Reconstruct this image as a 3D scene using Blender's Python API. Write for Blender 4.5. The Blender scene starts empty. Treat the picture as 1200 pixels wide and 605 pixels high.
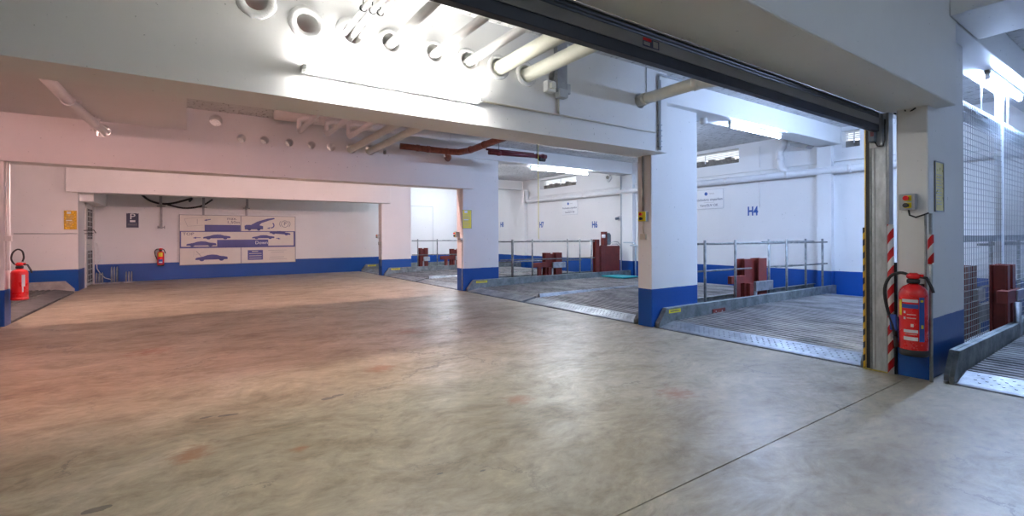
import bpy, bmesh, math, random
from mathutils import Vector, Matrix

S = bpy.context.scene
COL = S.collection
random.seed(7)
PI = math.pi

# ------------------------------------------------------------------ camera
cam_d = bpy.data.cameras.new('camera')
cam = bpy.data.objects.new('camera', cam_d)
COL.objects.link(cam)
cam_d.sensor_width = 36.0
cam_d.lens = 558.9 / 1200 * 36
cam_d.shift_y = -25.0 / 1200
cam_d.clip_start = 0.05
yaw, roll = 0.5979, -0.00495
f_ = Vector((math.sin(yaw), math.cos(yaw), 0))
r_ = Vector((math.cos(yaw), -math.sin(yaw), 0))
u_ = Vector((0, 0, 1))
rr = r_ * math.cos(roll) + u_ * math.sin(roll)
uu = u_ * math.cos(roll) - r_ * math.sin(roll)
cam.matrix_world = Matrix(((rr.x, uu.x, -f_.x, 0), (rr.y, uu.y, -f_.y, 0), (rr.z, uu.z, -f_.z, 1.25), (0, 0, 0, 1)))
S.camera = cam
S.view_settings.view_transform = 'Standard'
S.view_settings.look = 'None'
S.view_settings.gamma = 1
S.view_settings.exposure = 2.6

W = bpy.data.worlds.new('world')
S.world = W
W.use_nodes = True
W.node_tree.nodes['Background'].inputs[0].default_value = (0.85, 0.9, 1.0, 1)
W.node_tree.nodes['Background'].inputs[1].default_value = 0.6

# strength of every lamp, added ones included (tube emission)
T_FRONT = 33.0      # tube on the near beam
T_BAY = 66.0        # tubes over the bays
T_PINK = 62.0       # warm pink tubes behind the beams
T_REAR = 18.0        # unseen tubes added behind the camera as fill light
C_FRONT = (1.0, 0.98, 0.95)
C_BAY = (0.45, 0.62, 1.0)
C_BAYFAR = (0.78, 0.87, 1.0)
C_PINK = (1.0, 0.51, 0.475)
C_BACK = (1.0, 0.63, 0.60)   # the lamps behind the middle beam, a little paler
C_REAR = (0.66, 0.80, 1.0)

# ------------------------------------------------------------------ materials
MATS = {}
def new_mat(name):
    m = bpy.data.materials.new(name)
    m.use_nodes = True
    MATS[name] = m
    nt = m.node_tree
    b = nt.nodes['Principled BSDF']
    return m, nt, b

def N(nt, t, **kw):
    n = nt.nodes.new(t)
    for k, v in kw.items():
        setattr(n, k, v)
    return n

def noise(nt, scale, detail=4, rough=0.55, vec=None):
    n = N(nt, 'ShaderNodeTexNoise')
    n.inputs['Scale'].default_value = scale
    n.inputs['Detail'].default_value = detail
    n.inputs['Roughness'].default_value = rough
    if vec is not None:
        nt.links.new(vec, n.inputs['Vector'])
    return n

def ramp(nt, fac, stops):
    r = N(nt, 'ShaderNodeValToRGB')
    els = r.color_ramp.elements
    while len(els) < len(stops):
        els.new(0.5)
    for e, (p, c) in zip(els, stops):
        e.position = p
        e.color = (*c, 1) if len(c) == 3 else c
    nt.links.new(fac, r.inputs[0])
    return r

def mixc(nt, fac, a, b, mode='MIX'):
    m = N(nt, 'ShaderNodeMix', data_type='RGBA', blend_type=mode)
    for sock, v in ((m.inputs[0], fac), (m.inputs[6], a), (m.inputs[7], b)):
        if isinstance(v, bpy.types.NodeSocket):
            nt.links.new(v, sock)
        elif isinstance(v, (int, float)):
            sock.default_value = v
        else:
            sock.default_value = (*v, 1)
    return m.outputs[2]

def math_n(nt, op, a, b=None, clamp=False):
    m = N(nt, 'ShaderNodeMath', operation=op, use_clamp=clamp)
    for i, v in enumerate((a, b)):
        if v is None:
            continue
        if isinstance(v, bpy.types.NodeSocket):
            nt.links.new(v, m.inputs[i])
        else:
            m.inputs[i].default_value = v
    return m.outputs[0]

def bump(nt, b, height, strength=0.2, dist=0.01):
    n = N(nt, 'ShaderNodeBump')
    n.inputs['Strength'].default_value = strength
    n.inputs['Distance'].default_value = dist
    nt.links.new(height, n.inputs['Height'])
    nt.links.new(n.outputs[0], b.inputs['Normal'])

def geo_pos(nt):
    return N(nt, 'ShaderNodeNewGeometry').outputs['Position']

def mapping(nt, vec, scale=(1, 1, 1), rot=(0, 0, 0)):
    m = N(nt, 'ShaderNodeMapping')
    m.inputs['Scale'].default_value = scale
    m.inputs['Rotation'].default_value = rot
    nt.links.new(vec, m.inputs['Vector'])
    return m.outputs[0]

def simple(name, col, rough=0.5, metal=0.0, var=0.12, nscale=9, bmp=0.0, spec=None, coat=0.0):
    m, nt, b = new_mat(name)
    p = geo_pos(nt)
    n = noise(nt, nscale, 5, 0.6, p)
    dark = tuple(c * (1 - var) for c in col)
    lite = tuple(min(1, c * (1 + var * 0.6)) for c in col)
    r = ramp(nt, n.outputs[0], [(0.3, dark), (0.7, lite)])
    nt.links.new(r.outputs[0], b.inputs['Base Color'])
    rr_ = math_n(nt, 'MULTIPLY_ADD', n.outputs[0], 0.2)
    nt.nodes[-1].inputs[2].default_value = rough - 0.1
    nt.links.new(rr_, b.inputs['Roughness'])
    b.inputs['Metallic'].default_value = metal
    if coat:
        b.inputs['Coat Weight'].default_value = coat
    if bmp:
        n2 = noise(nt, nscale * 6, 4, 0.6, p)
        bump(nt, b, n2.outputs[0], bmp, 0.004)
    return m

def paint_wall(name, white, blue=None, level=0.52, rough=0.6):
    """white wall paint, with a blue painted dado below `level` when blue is given"""
    m, nt, b = new_mat(name)
    p = geo_pos(nt)
    n1 = noise(nt, 0.9, 5, 0.6, p)
    n2 = noise(nt, 14, 4, 0.6, p)
    base = ramp(nt, n1.outputs[0], [(0.25, tuple(c * 0.93 for c in white)), (0.75, white)]).outputs[0]
    sp = noise(nt, 26, 2, 0.5, p)
    speck = ramp(nt, sp.outputs[0], [(0.735, (0, 0, 0)), (0.76, (1, 1, 1))]).outputs[0]
    base = mixc(nt, speck, base, tuple(c * 0.62 for c in white))
    if blue:
        s = N(nt, 'ShaderNodeSeparateXYZ')
        nt.links.new(p, s.inputs[0])
        wob = math_n(nt, 'MULTIPLY', math_n(nt, 'SUBTRACT', noise(nt, 5, 2, 0.5, p).outputs[0], 0.5), 0.012)
        mask = math_n(nt, 'LESS_THAN', math_n(nt, 'ADD', s.outputs[2], wob), level)
        bl = ramp(nt, n1.outputs[0], [(0.3, tuple(c * 0.85 for c in blue)), (0.7, blue)]).outputs[0]
        base = mixc(nt, mask, base, bl)
        ro = math_n(nt, 'MULTIPLY_ADD', mask, -0.25)
        nt.nodes[-1].inputs[2].default_value = rough
        nt.links.new(ro, b.inputs['Roughness'])
    else:
        b.inputs['Roughness'].default_value = rough
    nt.links.new(base, b.inputs['Base Color'])
    h = math_n(nt, 'ADD', n2.outputs[0], math_n(nt, 'MULTIPLY', speck, 0.8))
    bump(nt, b, h, 0.22, 0.006)
    return m

WHITE = (0.80, 0.80, 0.79)
BLUE = (0.004, 0.075, 0.34)
paint_wall('wall_paint', WHITE, BLUE)
paint_wall('beam_paint', (0.80, 0.80, 0.785), None, rough=0.55)

# rough, board-marked concrete ceiling
m, nt, b = new_mat('ceiling_concrete')
p = geo_pos(nt)
n1 = noise(nt, 2.2, 6, 0.65, p); n2 = noise(nt, 22, 5, 0.7, mapping(nt, p, (1, 0.4, 1)))
base = ramp(nt, n1.outputs[0], [(0.3, (0.60, 0.60, 0.59)), (0.7, (0.74, 0.74, 0.73))]).outputs[0]
pits = ramp(nt, n2.outputs[0], [(0.36, (0.45, 0.44, 0.42)), (0.46, (1, 1, 1))]).outputs[0]
nt.links.new(mixc(nt, 1.0, base, pits, 'MULTIPLY'), b.inputs['Base Color'])
b.inputs['Roughness'].default_value = 0.8
bump(nt, b, n2.outputs[0], 0.6, 0.02)

# polished worn concrete floor
m, nt, b = new_mat('floor_concrete')
p = geo_pos(nt)
warp = noise(nt, 1.2, 3, 0.5, p)
pv = N(nt, 'ShaderNodeVectorMath', operation='MULTIPLY_ADD')
nt.links.new(warp.outputs['Color'], pv.inputs[0]); pv.inputs[1].default_value = (0.5, 0.5, 0); nt.links.new(p, pv.inputs[2])
P2 = pv.outputs[0]
big = noise(nt, 0.55, 5, 0.62, P2)
mid = noise(nt, 2.2, 10, 0.74, mapping(nt, P2, (0.75, 1.2, 1), (0, 0, 0.5)))
fin = noise(nt, 13, 7, 0.7, mapping(nt, P2, (0.7, 1.2, 1), (0, 0, 0.5)))
c1 = ramp(nt, big.outputs[0], [(0.25, (0.24, 0.195, 0.115)), (0.5, (0.36, 0.308, 0.21)), (0.75, (0.46, 0.42, 0.325))]).outputs[0]
c2 = ramp(nt, mid.outputs[0], [(0.32, (0.50, 0.47, 0.42)), (0.44, (0.84, 0.82, 0.77)), (0.52, (1.0, 1.0, 1.0)), (0.60, (1.08, 1.08, 1.07)), (0.68, (1.38, 1.38, 1.36))]).outputs[0]
c3 = ramp(nt, fin.outputs[0], [(0.28, (0.62, 0.60, 0.58)), (0.44, (0.92, 0.92, 0.91)), (0.56, (1.06, 1.06, 1.06)), (0.72, (1.30, 1.30, 1.28))]).outputs[0]
cc = mixc(nt, 1.0, mixc(nt, 0.85, c1, c2, 'MULTIPLY'), c3, 'MULTIPLY')
# hairline cracks
vor = N(nt, 'ShaderNodeTexVoronoi', feature='DISTANCE_TO_EDGE')
vor.inputs['Scale'].default_value = 0.55
cw = N(nt, 'ShaderNodeVectorMath', operation='MULTIPLY_ADD')
nt.links.new(noise(nt, 2.5, 6, 0.7, p).outputs['Color'], cw.inputs[0]); cw.inputs[1].default_value = (0.9, 0.9, 0); nt.links.new(p, cw.inputs[2])
nt.links.new(cw.outputs[0], vor.inputs['Vector'])
cl = math_n(nt, 'LESS_THAN', vor.outputs['Distance'], 0.006)
cm = ramp(nt, noise(nt, 1.1, 2, 0.5, p).outputs[0], [(0.50, (0, 0, 0)), (0.60, (1, 1, 1))]).outputs[0]
cc = mixc(nt, math_n(nt, 'MULTIPLY', math_n(nt, 'MULTIPLY', cl, cm), 0.55), cc, (0.08, 0.07, 0.06))
# small dark chips in the surface
for (sx, sy, sr) in ((0.096, 3.95, 0.028), (0.215, 3.92, 0.03), (0.262, 3.91, 0.026), (0.90, 3.87, 0.04), (0.98, 3.90, 0.03), (-0.35, 2.9, 0.04), (1.3, 2.2, 0.012), (1.1, 2.3, 0.012)):
    d = N(nt, 'ShaderNodeVectorMath', operation='DISTANCE')
    nt.links.new(mapping(nt, p, (0.7, 1.5, 1)), d.inputs[0]); d.inputs[1].default_value = (sx * 0.7, sy * 1.5, 0)
    cc = mixc(nt, math_n(nt, 'MULTIPLY', math_n(nt, 'LESS_THAN', math_n(nt, 'ADD', d.outputs[1], math_n(nt, 'MULTIPLY', math_n(nt, 'SUBTRACT', fin.outputs[0], 0.5), 0.06)), sr), 0.75), cc, (0.06, 0.055, 0.05))
# rust stains, each with a place and size of its own
for (sx, sy, sr) in ((0.035, 3.349, 0.10), (-0.02, 3.28, 0.06), (1.51, 4.47, 0.13), (2.44, 6.0, 0.2), (2.1, 3.0, 0.1), (-0.35, 6.6, 0.2), (3.2, 2.4, 0.14), (0.55, 3.05, 0.05)):
    d = N(nt, 'ShaderNodeVectorMath', operation='DISTANCE')
    nt.links.new(p, d.inputs[0]); d.inputs[1].default_value = (sx, sy, 0)
    k = math_n(nt, 'ADD', math_n(nt, 'DIVIDE', d.outputs[1], sr * 1.3), math_n(nt, 'MULTIPLY', math_n(nt, 'SUBTRACT', fin.outputs[0], 0.5), 2.6))
    fac = math_n(nt, 'MULTIPLY', math_n(nt, 'SUBTRACT', 1.0, k, True), 1.0, True)
    cc = mixc(nt, fac, cc, (0.30, 0.14, 0.06))
# small dark oil marks
oil = noise(nt, 5.5, 2, 0.5, mapping(nt, p, (0.6, 1.6, 1)))
of = ramp(nt, oil.outputs[0], [(0.72, (0, 0, 0)), (0.82, (1, 1, 1))]).outputs[0]
cc = mixc(nt, math_n(nt, 'MULTIPLY', of, 0.5), cc, (0.07, 0.06, 0.055))
nt.links.new(cc, b.inputs['Base Color'])
ro = ramp(nt, mid.outputs[0], [(0.3, (0.52,) * 3), (0.7, (0.30,) * 3)]).outputs[0]
nt.links.new(ro, b.inputs['Roughness'])
b.inputs['Specular IOR Level'].default_value = 0.6
bump(nt, b, math_n(nt, 'ADD', fin.outputs[0], math_n(nt, 'MULTIPLY', mid.outputs[0], 2.0)), 0.12, 0.006)

def metal(name, a, c, rough, metallic=0.85, scale=7, stretch=(1, 1, 1)):
    m, nt, b = new_mat(name)
    p = mapping(nt, geo_pos(nt), stretch)
    n = noise(nt, scale, 7, 0.68, p)
    nt.links.new(ramp(nt, n.outputs[0], [(0.33, a), (0.66, c)]).outputs[0], b.inputs['Base Color'])
    nt.links.new(ramp(nt, n.outputs[0], [(0.3, (rough + 0.12,) * 3), (0.7, (rough - 0.08,) * 3)]).outputs[0], b.inputs['Roughness'])
    b.inputs['Metallic'].default_value = metallic
    bump(nt, b, n.outputs[0], 0.08, 0.003)
    return m
metal('galvanized', (0.30, 0.32, 0.33), (0.55, 0.57, 0.58), 0.42, 0.75)
metal('galvanized_dirty', (0.12, 0.145, 0.15), (0.29, 0.32, 0.325), 0.5, 0.6, 5)
metal('deck_steel', (0.12, 0.125, 0.13), (0.40, 0.41, 0.42), 0.42, 0.65, 3.0, (1, 0.5, 1))
metal('lip_steel', (0.15, 0.165, 0.18), (0.36, 0.38, 0.40), 0.42, 0.6, 3)
metal('rail_steel', (0.14, 0.15, 0.15), (0.30, 0.31, 0.31), 0.45, 0.6, 12)
metal('jamb_steel', (0.34, 0.37, 0.39), (0.62, 0.66, 0.69), 0.45, 0.55, 8, (1, 1, 0.4))
metal('duct_grey', (0.25, 0.26, 0.27), (0.38, 0.39, 0.40), 0.45, 0.4, 3)
simple('red_oxide', (0.17, 0.022, 0.015), 0.5, 0.0, 0.3, 6)
simple('bright_red', (0.78, 0.010, 0.012), 0.28, 0, 0.06, 4, coat=0.5)
simple('black_rubber', (0.016, 0.016, 0.018), 0.5, 0, 0.1)
simple('dark_iron', (0.035, 0.035, 0.035), 0.5, 0.3, 0.2)
simple('navy_rubber', (0.012, 0.016, 0.03), 0.45, 0, 0.15)
simple('shutter_grey', (0.36, 0.36, 0.36), 0.5, 0.2, 0.12, 3)
simple('shutter_dark', (0.13, 0.135, 0.14), 0.45, 0.2, 0.12, 3)
simple('label_yellow', (0.85, 0.72, 0.03), 0.4, 0, 0.06)
simple('plate_yellow', (0.62, 0.50, 0.08), 0.3, 0.2, 0.2, 20)
simple('plate_gold', (0.80, 0.47, 0.03), 0.25, 0.3, 0.35, 30)
simple('label_blue', (0.03, 0.09, 0.40), 0.4)
simple('number_blue', (0.015, 0.085, 0.36), 0.5)
simple('sign_blue', (0.075, 0.082, 0.27), 0.4, 0, 0.1, 4)
simple('sign_cream', (0.72, 0.68, 0.60), 0.35, 0, 0.05, 3)
simple('sign_white', (0.78, 0.79, 0.80), 0.35, 0, 0.04, 3)
simple('sign_frame', (0.28, 0.28, 0.29), 0.4, 0.4)
simple('ink_dark', (0.06, 0.065, 0.12), 0.5)
simple('ink_grey', (0.40, 0.38, 0.36), 0.5)
simple('white_plastic', (0.76, 0.76, 0.73), 0.4, 0, 0.05)
simple('grey_plastic', (0.42, 0.44, 0.45), 0.4, 0, 0.06)
simple('dark_plastic', (0.10, 0.13, 0.17), 0.4)
simple('beige_pipe', (0.62, 0.59, 0.50), 0.4, 0, 0.08, 5)
simple('cream_pipe', (0.72, 0.72, 0.62), 0.35, 0, 0.06, 5)
simple('white_pipe', (0.78, 0.77, 0.76), 0.4, 0, 0.05, 5)
simple('rust_pipe', (0.27, 0.085, 0.05), 0.5, 0.1, 0.35, 14, 0.2)
simple('maroon_pipe', (0.13, 0.018, 0.03), 0.35, 0.1, 0.3, 14)
simple('pale_blue_metal', (0.50, 0.58, 0.64), 0.4, 0.2, 0.1)
simple('wire_steel', (0.30, 0.33, 0.36), 0.4, 0.3, 0.1)
simple('fence_frame', (0.78, 0.82, 0.86), 0.4, 0.3, 0.1)
simple('rough_concrete', (0.26, 0.24, 0.21), 0.9, 0, 0.45, 7, 0.8)
simple('kerb_concrete', (0.42, 0.39, 0.36), 0.85, 0, 0.3, 6, 0.5)
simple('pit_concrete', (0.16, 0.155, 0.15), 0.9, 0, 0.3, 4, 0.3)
simple('blue_steel', (0.01, 0.10, 0.42), 0.35, 0, 0.1)
simple('teal_steel', (0.02, 0.30, 0.33), 0.4, 0, 0.1)
simple('hole_dark', (0.02, 0.018, 0.017), 0.9)
simple('yellow_cord', (0.70, 0.62, 0.05), 0.5)
simple('brass', (0.60, 0.42, 0.14), 0.35, 0.8)
simple('plaster', (0.74, 0.74, 0.73), 0.8, 0, 0.1, 20, 0.8)
simple('door_white', (0.66, 0.65, 0.63), 0.45, 0, 0.05)

def stripes(name, a, c, period, slant):
    m, nt, b = new_mat(name)
    s = N(nt, 'ShaderNodeSeparateXYZ')
    nt.links.new(geo_pos(nt), s.inputs[0])
    t = math_n(nt, 'ADD', s.outputs[2], math_n(nt, 'MULTIPLY', s.outputs[1], slant))
    fr = math_n(nt, 'FRACT', math_n(nt, 'DIVIDE', t, period))
    nt.links.new(mixc(nt, math_n(nt, 'LESS_THAN', fr, 0.5), a, c), b.inputs['Base Color'])
    b.inputs['Roughness'].default_value = 0.35
stripes('tape_red_white', (0.70, 0.70, 0.68), (0.60, 0.008, 0.012), 0.165, 1.6)
stripes('tape_yellow_black', (0.75, 0.45, 0.02), (0.02, 0.02, 0.02), 0.12, 1.2)

def emis(name, col, st):
    m, nt, b = new_mat(name)
    b.inputs['Base Color'].default_value = (0.9, 0.9, 0.9, 1)
    b.inputs['Emission Color'].default_value = (*col, 1)
    b.inputs['Emission Strength'].default_value = st
emis('tube_front', C_FRONT, T_FRONT)
emis('tube_bay', C_BAY, T_BAY)
emis('tube_bay_far', C_BAYFAR, T_BAY * 0.8)
emis('tube_back_fill', C_BACK, T_PINK * 0.9)
emis('tube_pink_weak', C_PINK, T_PINK * 0.66)
emis('tube_back', C_BACK, T_PINK * 0.95)
emis('tube_pink_fill', C_PINK, T_PINK * 0.40)
emis('tube_bay_near', C_BAY, T_BAY * 2.0)
emis('tube_rear_fill', C_REAR, T_REAR)
emis('daylight', (0.9, 0.96, 1.0), 0.22)

# ------------------------------------------------------------------ mesh builder
class MB:
    def __init__(self):
        self.bm = bmesh.new()
    def face(self, vs, smooth=False, mi=0):
        try:
            f = self.bm.faces.new(vs)
            f.smooth = smooth
            f.material_index = mi
            return f
        except ValueError:
            return None
    def box(self, x0, y0, z0, x1, y1, z1, mi=0):
        v = [self.bm.verts.new(c) for c in ((x0, y0, z0), (x1, y0, z0), (x1, y1, z0), (x0, y1, z0), (x0, y0, z1), (x1, y0, z1), (x1, y1, z1), (x0, y1, z1))]
        for q in ((0, 3, 2, 1), (4, 5, 6, 7), (0, 1, 5, 4), (1, 2, 6, 5), (2, 3, 7, 6), (3, 0, 4, 7)):
            self.face([v[i] for i in q], mi=mi)
        return self
    def prism(self, poly, axis, a, b, mi=0):
        """poly: 2D outline; axis 'x': (y,z), 'y': (x,z), 'z': (x,y)"""
        def P(u, w, t):
            return {'x': (t, u, w), 'y': (u, t, w), 'z': (u, w, t)}[axis]
        A = [self.bm.verts.new(P(u, w, a)) for u, w in poly]
        B = [self.bm.verts.new(P(u, w, b)) for u, w in poly]
        n = len(poly)
        self.face(A, mi=mi); self.face(B[::-1], mi=mi)
        for i in range(n):
            self.face([A[i], B[i], B[(i + 1) % n], A[(i + 1) % n]], mi=mi)
        return self
    def tube(self, pts, r, seg=14, caps=True, mi=0, radii=None):
        pts = [Vector(p) for p in pts]
        rings = []
        ref = None
        n = len(pts)
        for i, p in enumerate(pts):
            if i == 0: t = pts[1] - p
            elif i == n - 1: t = p - pts[-2]
            else: t = (p - pts[i - 1]).normalized() + (pts[i + 1] - p).normalized()
            t.normalize()
            if ref is None:
                ref = Vector((0, 0, 1)) if abs(t.z) < 0.9 else Vector((1, 0, 0))
            u = (ref - t * ref.dot(t))
            if u.length < 1e-4:
                u = Vector((0.3, 1, 0.2)) - t * Vector((0.3, 1, 0.2)).dot(t)
            u.normalize(); w = t.cross(u); ref = u
            k = 1.0
            if 0 < i < n - 1:
                d1 = (p - pts[i - 1]).normalized()
                k = 1.0 / max(0.6, math.cos(0.5 * math.acos(max(-1, min(1, d1.dot((pts[i + 1] - p).normalized()))))))
            R = radii[i] if radii else r
            rings.append([self.bm.verts.new(p + (u * math.cos(a) + w * math.sin(a)) * R * (k if k < 1.1 else 1.05)) for a in [2 * PI * j / seg for j in range(seg)]])
        for A, B in zip(rings, rings[1:]):
            for j in range(seg):
                self.face([A[j], A[(j + 1) % seg], B[(j + 1) % seg], B[j]], True, mi)
        if caps:
            self.face(rings[0][::-1], mi=mi); self.face(rings[-1], mi=mi)
        return self
    def cyl(self, p, q, r, seg=16, mi=0, r2=None):
        return self.tube([p, q], r, seg, True, mi, [r, r if r2 is None else r2])
    def lathe(self, prof, seg=28, c=(0, 0, 0), mi=0):
        rings = []
        for (r, z) in prof:
            rings.append([self.bm.verts.new((c[0] + max(r, 1e-4) * math.cos(2 * PI * j / seg), c[1] + max(r, 1e-4) * math.sin(2 * PI * j / seg), c[2] + z)) for j in range(seg)])
        for A, B in zip(rings, rings[1:]):
            for j in range(seg):
                self.face([A[j], A[(j + 1) % seg], B[(j + 1) % seg], B[j]], True, mi)
        self.face(rings[0][::-1], mi=mi); self.face(rings[-1], mi=mi)
        return self
    def ring(self, c, axis, r0, r1, t, seg=24, wob=0.0):
        """flat washer round `axis` ('x' or 'y'), thickness t towards minus axis"""
        def P(r, a, d):
            u, w = r * math.cos(a), r * math.sin(a)
            return (c[0] + u, c[1] + d, c[2] + w) if axis == 'y' else (c[0] + d, c[1] + u, c[2] + w)
        L = []
        for j in range(seg):
            a = 2 * PI * j / seg
            ro = r1 * (1 + wob * random.uniform(-1, 1))
            L.append([self.bm.verts.new(P(r0, a, 0)), self.bm.verts.new(P(r0, a, -t)), self.bm.verts.new(P(ro * 0.94, a, -t)), self.bm.verts.new(P(ro, a, 0))])
        for j in range(seg):
            A, B = L[j], L[(j + 1) % seg]
            for k in range(4):
                self.face([A[k], B[k], B[(k + 1) % 4], A[(k + 1) % 4]], True)
        return self
    def patch(self, r, a0, a1, z0, z1, c=(0, 0, 0), t=0.0015, n=8):
        """a label lying round a vertical cylinder"""
        V = []
        for i in range(n + 1):
            a = a0 + (a1 - a0) * i / n
            V.append([self.bm.verts.new((c[0] + R * math.cos(a), c[1] + R * math.sin(a), z)) for R, z in ((r, z0), (r + t, z0), (r + t, z1), (r, z1))])
        for A, B in zip(V, V[1:]):
            for k in range(4):
                self.face([A[k], B[k], B[(k + 1) % 4], A[(k + 1) % 4]])
        self.face(V[0][::-1]); self.face(V[-1])
        return self
    def build(self, name, mat, parent=None, loc=None, bevel=0.0):
        bmesh.ops.recalc_face_normals(self.bm, faces=self.bm.faces[:])
        if parent is None and loc is None:
            xs = [v.co.x for v in self.bm.verts]; ys = [v.co.y for v in self.bm.verts]; zs = [v.co.z for v in self.bm.verts]
            loc = Vector(((min(xs) + max(xs)) / 2, (min(ys) + max(ys)) / 2, min(zs)))
            bmesh.ops.translate(self.bm, verts=self.bm.verts[:], vec=-loc)
        me = bpy.data.meshes.new(name)
        self.bm.to_mesh(me); self.bm.free()
        o = bpy.data.objects.new(name, me)
        for mm in (mat if isinstance(mat, (list, tuple)) else [mat]):
            me.materials.append(MATS[mm])
        COL.objects.link(o)
        if parent is not None:
            o.parent = parent
        if loc is not None:
            o.location = loc
        if bevel:
            md = o.modifiers.new('bevel', 'BEVEL')
            md.width = bevel; md.segments = 2; md.limit_method = 'ANGLE'
            md.angle_limit = math.radians(50)
        return o

def smooth(pts, n=4):
    out = []
    for i in range(len(pts) - 1):
        a = Vector(pts[max(0, i - 1)]); b_ = Vector(pts[i]); c = Vector(pts[i + 1]); d_ = Vector(pts[min(len(pts) - 1, i + 2)])
        for k in range(n):
            u = k / n
            out.append(.5 * ((2 * b_) + (c - a) * u + (2 * a - 5 * b_ + 4 * c - d_) * u * u + (3 * b_ - a - 3 * c + d_) * u ** 3))
    return out + [Vector(pts[-1])]

def tag(o, label=None, cat=None, group=None, kind=None):
    if label: o['label'] = label
    if cat: o['category'] = cat
    if group: o['group'] = group
    if kind: o['kind'] = kind
    return o

def thing(name, label, cat, loc=(0, 0, 0), rz=0, group=None):
    o = bpy.data.objects.new(name, None)
    o.empty_display_size = 0.1
    COL.objects.link(o)
    o.location = loc; o.rotation_euler = (0, 0, rz)
    return tag(o, label, cat, group)

def struct(name, mb, mat, label=None, parent=None, bevel=0.0):
    o = mb.build(name, mat, parent, bevel=bevel)
    o['kind'] = 'structure'
    if label: o['label'] = label
    return o

def dup(root, loc, label, group=None, rz=None):
    r = root.copy(); COL.objects.link(r); r.location = loc
    if rz is not None: r.rotation_euler = (0, 0, rz)
    r['label'] = label
    if group: r['group'] = group
    for ch in [c for c in bpy.data.objects if c.parent == root]:
        c = ch.copy(); COL.objects.link(c); c.parent = r
        for g in [c2 for c2 in bpy.data.objects if c2.parent == ch]:
            d = g.copy(); COL.objects.link(d); d.parent = c
    return r

def cut(o, cutters):
    """bake round or square openings into a mesh"""
    tmp = []
    for mb in cutters:
        bmesh.ops.recalc_face_normals(mb.bm, faces=mb.bm.faces[:])
        me = bpy.data.meshes.new('cutter'); mb.bm.to_mesh(me); mb.bm.free()
        c = bpy.data.objects.new('cutter', me); COL.objects.link(c)
        md = o.modifiers.new('cut', 'BOOLEAN'); md.operation = 'DIFFERENCE'; md.solver = 'EXACT'; md.object = c
        tmp.append(c)
    bpy.context.view_layer.update()
    dg = bpy.context.evaluated_depsgraph_get()
    me = bpy.data.meshes.new_from_object(o.evaluated_get(dg))
    o.modifiers.clear()
    o.data = me
    for c in tmp:
        bpy.data.objects.remove(c, do_unlink=True)

def text(name, body, size, mat, parent, loc, facing, depth=0.0012, sx=1.0, align='CENTER', bold=0.0):
    cu = bpy.data.curves.new('text', 'FONT')
    cu.body = body; cu.size = size; cu.extrude = depth; cu.align_x = align; cu.align_y = 'CENTER'
    cu.resolution_u = 3; cu.offset = bold
    t = bpy.data.objects.new('text', cu); COL.objects.link(t)
    bpy.context.view_layer.update()
    me = bpy.data.meshes.new_from_object(t.evaluated_get(bpy.context.evaluated_depsgraph_get()))
    bpy.data.objects.remove(t, do_unlink=True)
    if facing == 'y':      # seen from smaller y
        M = Matrix(((sx, 0, 0), (0, 0, -1), (0, 1, 0)))
    elif facing == 'x':    # seen from smaller x
        M = Matrix(((0, 0, -1), (-sx, 0, 0), (0, 1, 0)))
    M = M.to_4x4()
    me.transform(M)
    me.materials.clear(); me.materials.append(MATS[mat])
    o = bpy.data.objects.new(name, me); COL.objects.link(o)
    o.location = loc
    if parent is not None: o.parent = parent
    return o

# ------------------------------------------------------------------ setting
XL, XR = -2.16, 5.25          # fronts of the left and right bays
WR, WL = 10.9, -7.8           # end walls of the bays
YB, YF = 17.75, -7.0          # back and front walls
ZC = 3.42

fl = MB()
fl.box(XL, 1.504, -0.30, XR, YB, 0)
fl.box(WL, YF, -0.30, XR, 1.496, 0)
for (a, b2) in ((1.265, 1.845), (4.30, 4.60), (9.68, 10.03), (15.24, 15.60)):
    fl.box(XR, a, -0.30, 6.30, b2, 0)
fl.box(-3.2, 9.68, -0.30, XL, 10.0, 0); fl.box(WL, 15.26, -0.30, XL, YB, 0); fl.box(WL, 1.504, -0.30, XL, 4.6, 0)
fl.box(WL, YF, -0.34, XR, YB, -0.305)
struct('floor', fl, 'floor_concrete')
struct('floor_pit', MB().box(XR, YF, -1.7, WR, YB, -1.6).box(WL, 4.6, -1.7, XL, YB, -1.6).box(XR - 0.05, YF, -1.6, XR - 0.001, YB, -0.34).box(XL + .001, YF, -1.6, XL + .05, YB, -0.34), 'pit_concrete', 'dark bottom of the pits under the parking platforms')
struct('ceiling', MB().box(WL, YF, ZC, WR + 0.4, YB, ZC + 0.2), 'ceiling_concrete')
struct('ceiling_drop', MB().box(WL, 4.57, 3.05, 0.0, 9.6, ZC), 'beam_paint', 'lower ceiling field left of the row of pipes')

wb = MB().box(WL, YB, -1.6, WR + 0.4, YB + 0.3, ZC)
struct('wall_back', wb, 'wall_paint')
struct('wall_left', MB().box(WL - 0.3, YF, -1.6, WL, YB, ZC), 'wall_paint')
struct('wall_front', MB().box(WL, YF - 0.3, -1.6, WR, YF, ZC), 'wall_paint')
wr = MB().box(WR, YF, -1.6, WR + 0.4, YB, ZC)
wall_r = struct('wall_right', wr, 'wall_paint')
cut(wall_r, [MB().box(WR - 0.1, a, 3.0, WR + 0.5, b2, 3.34) for a, b2 in ((3.88, 4.19), (6.36, 8.36), (12.13, 14.12))])
wall_r['kind'] = 'structure'
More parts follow.
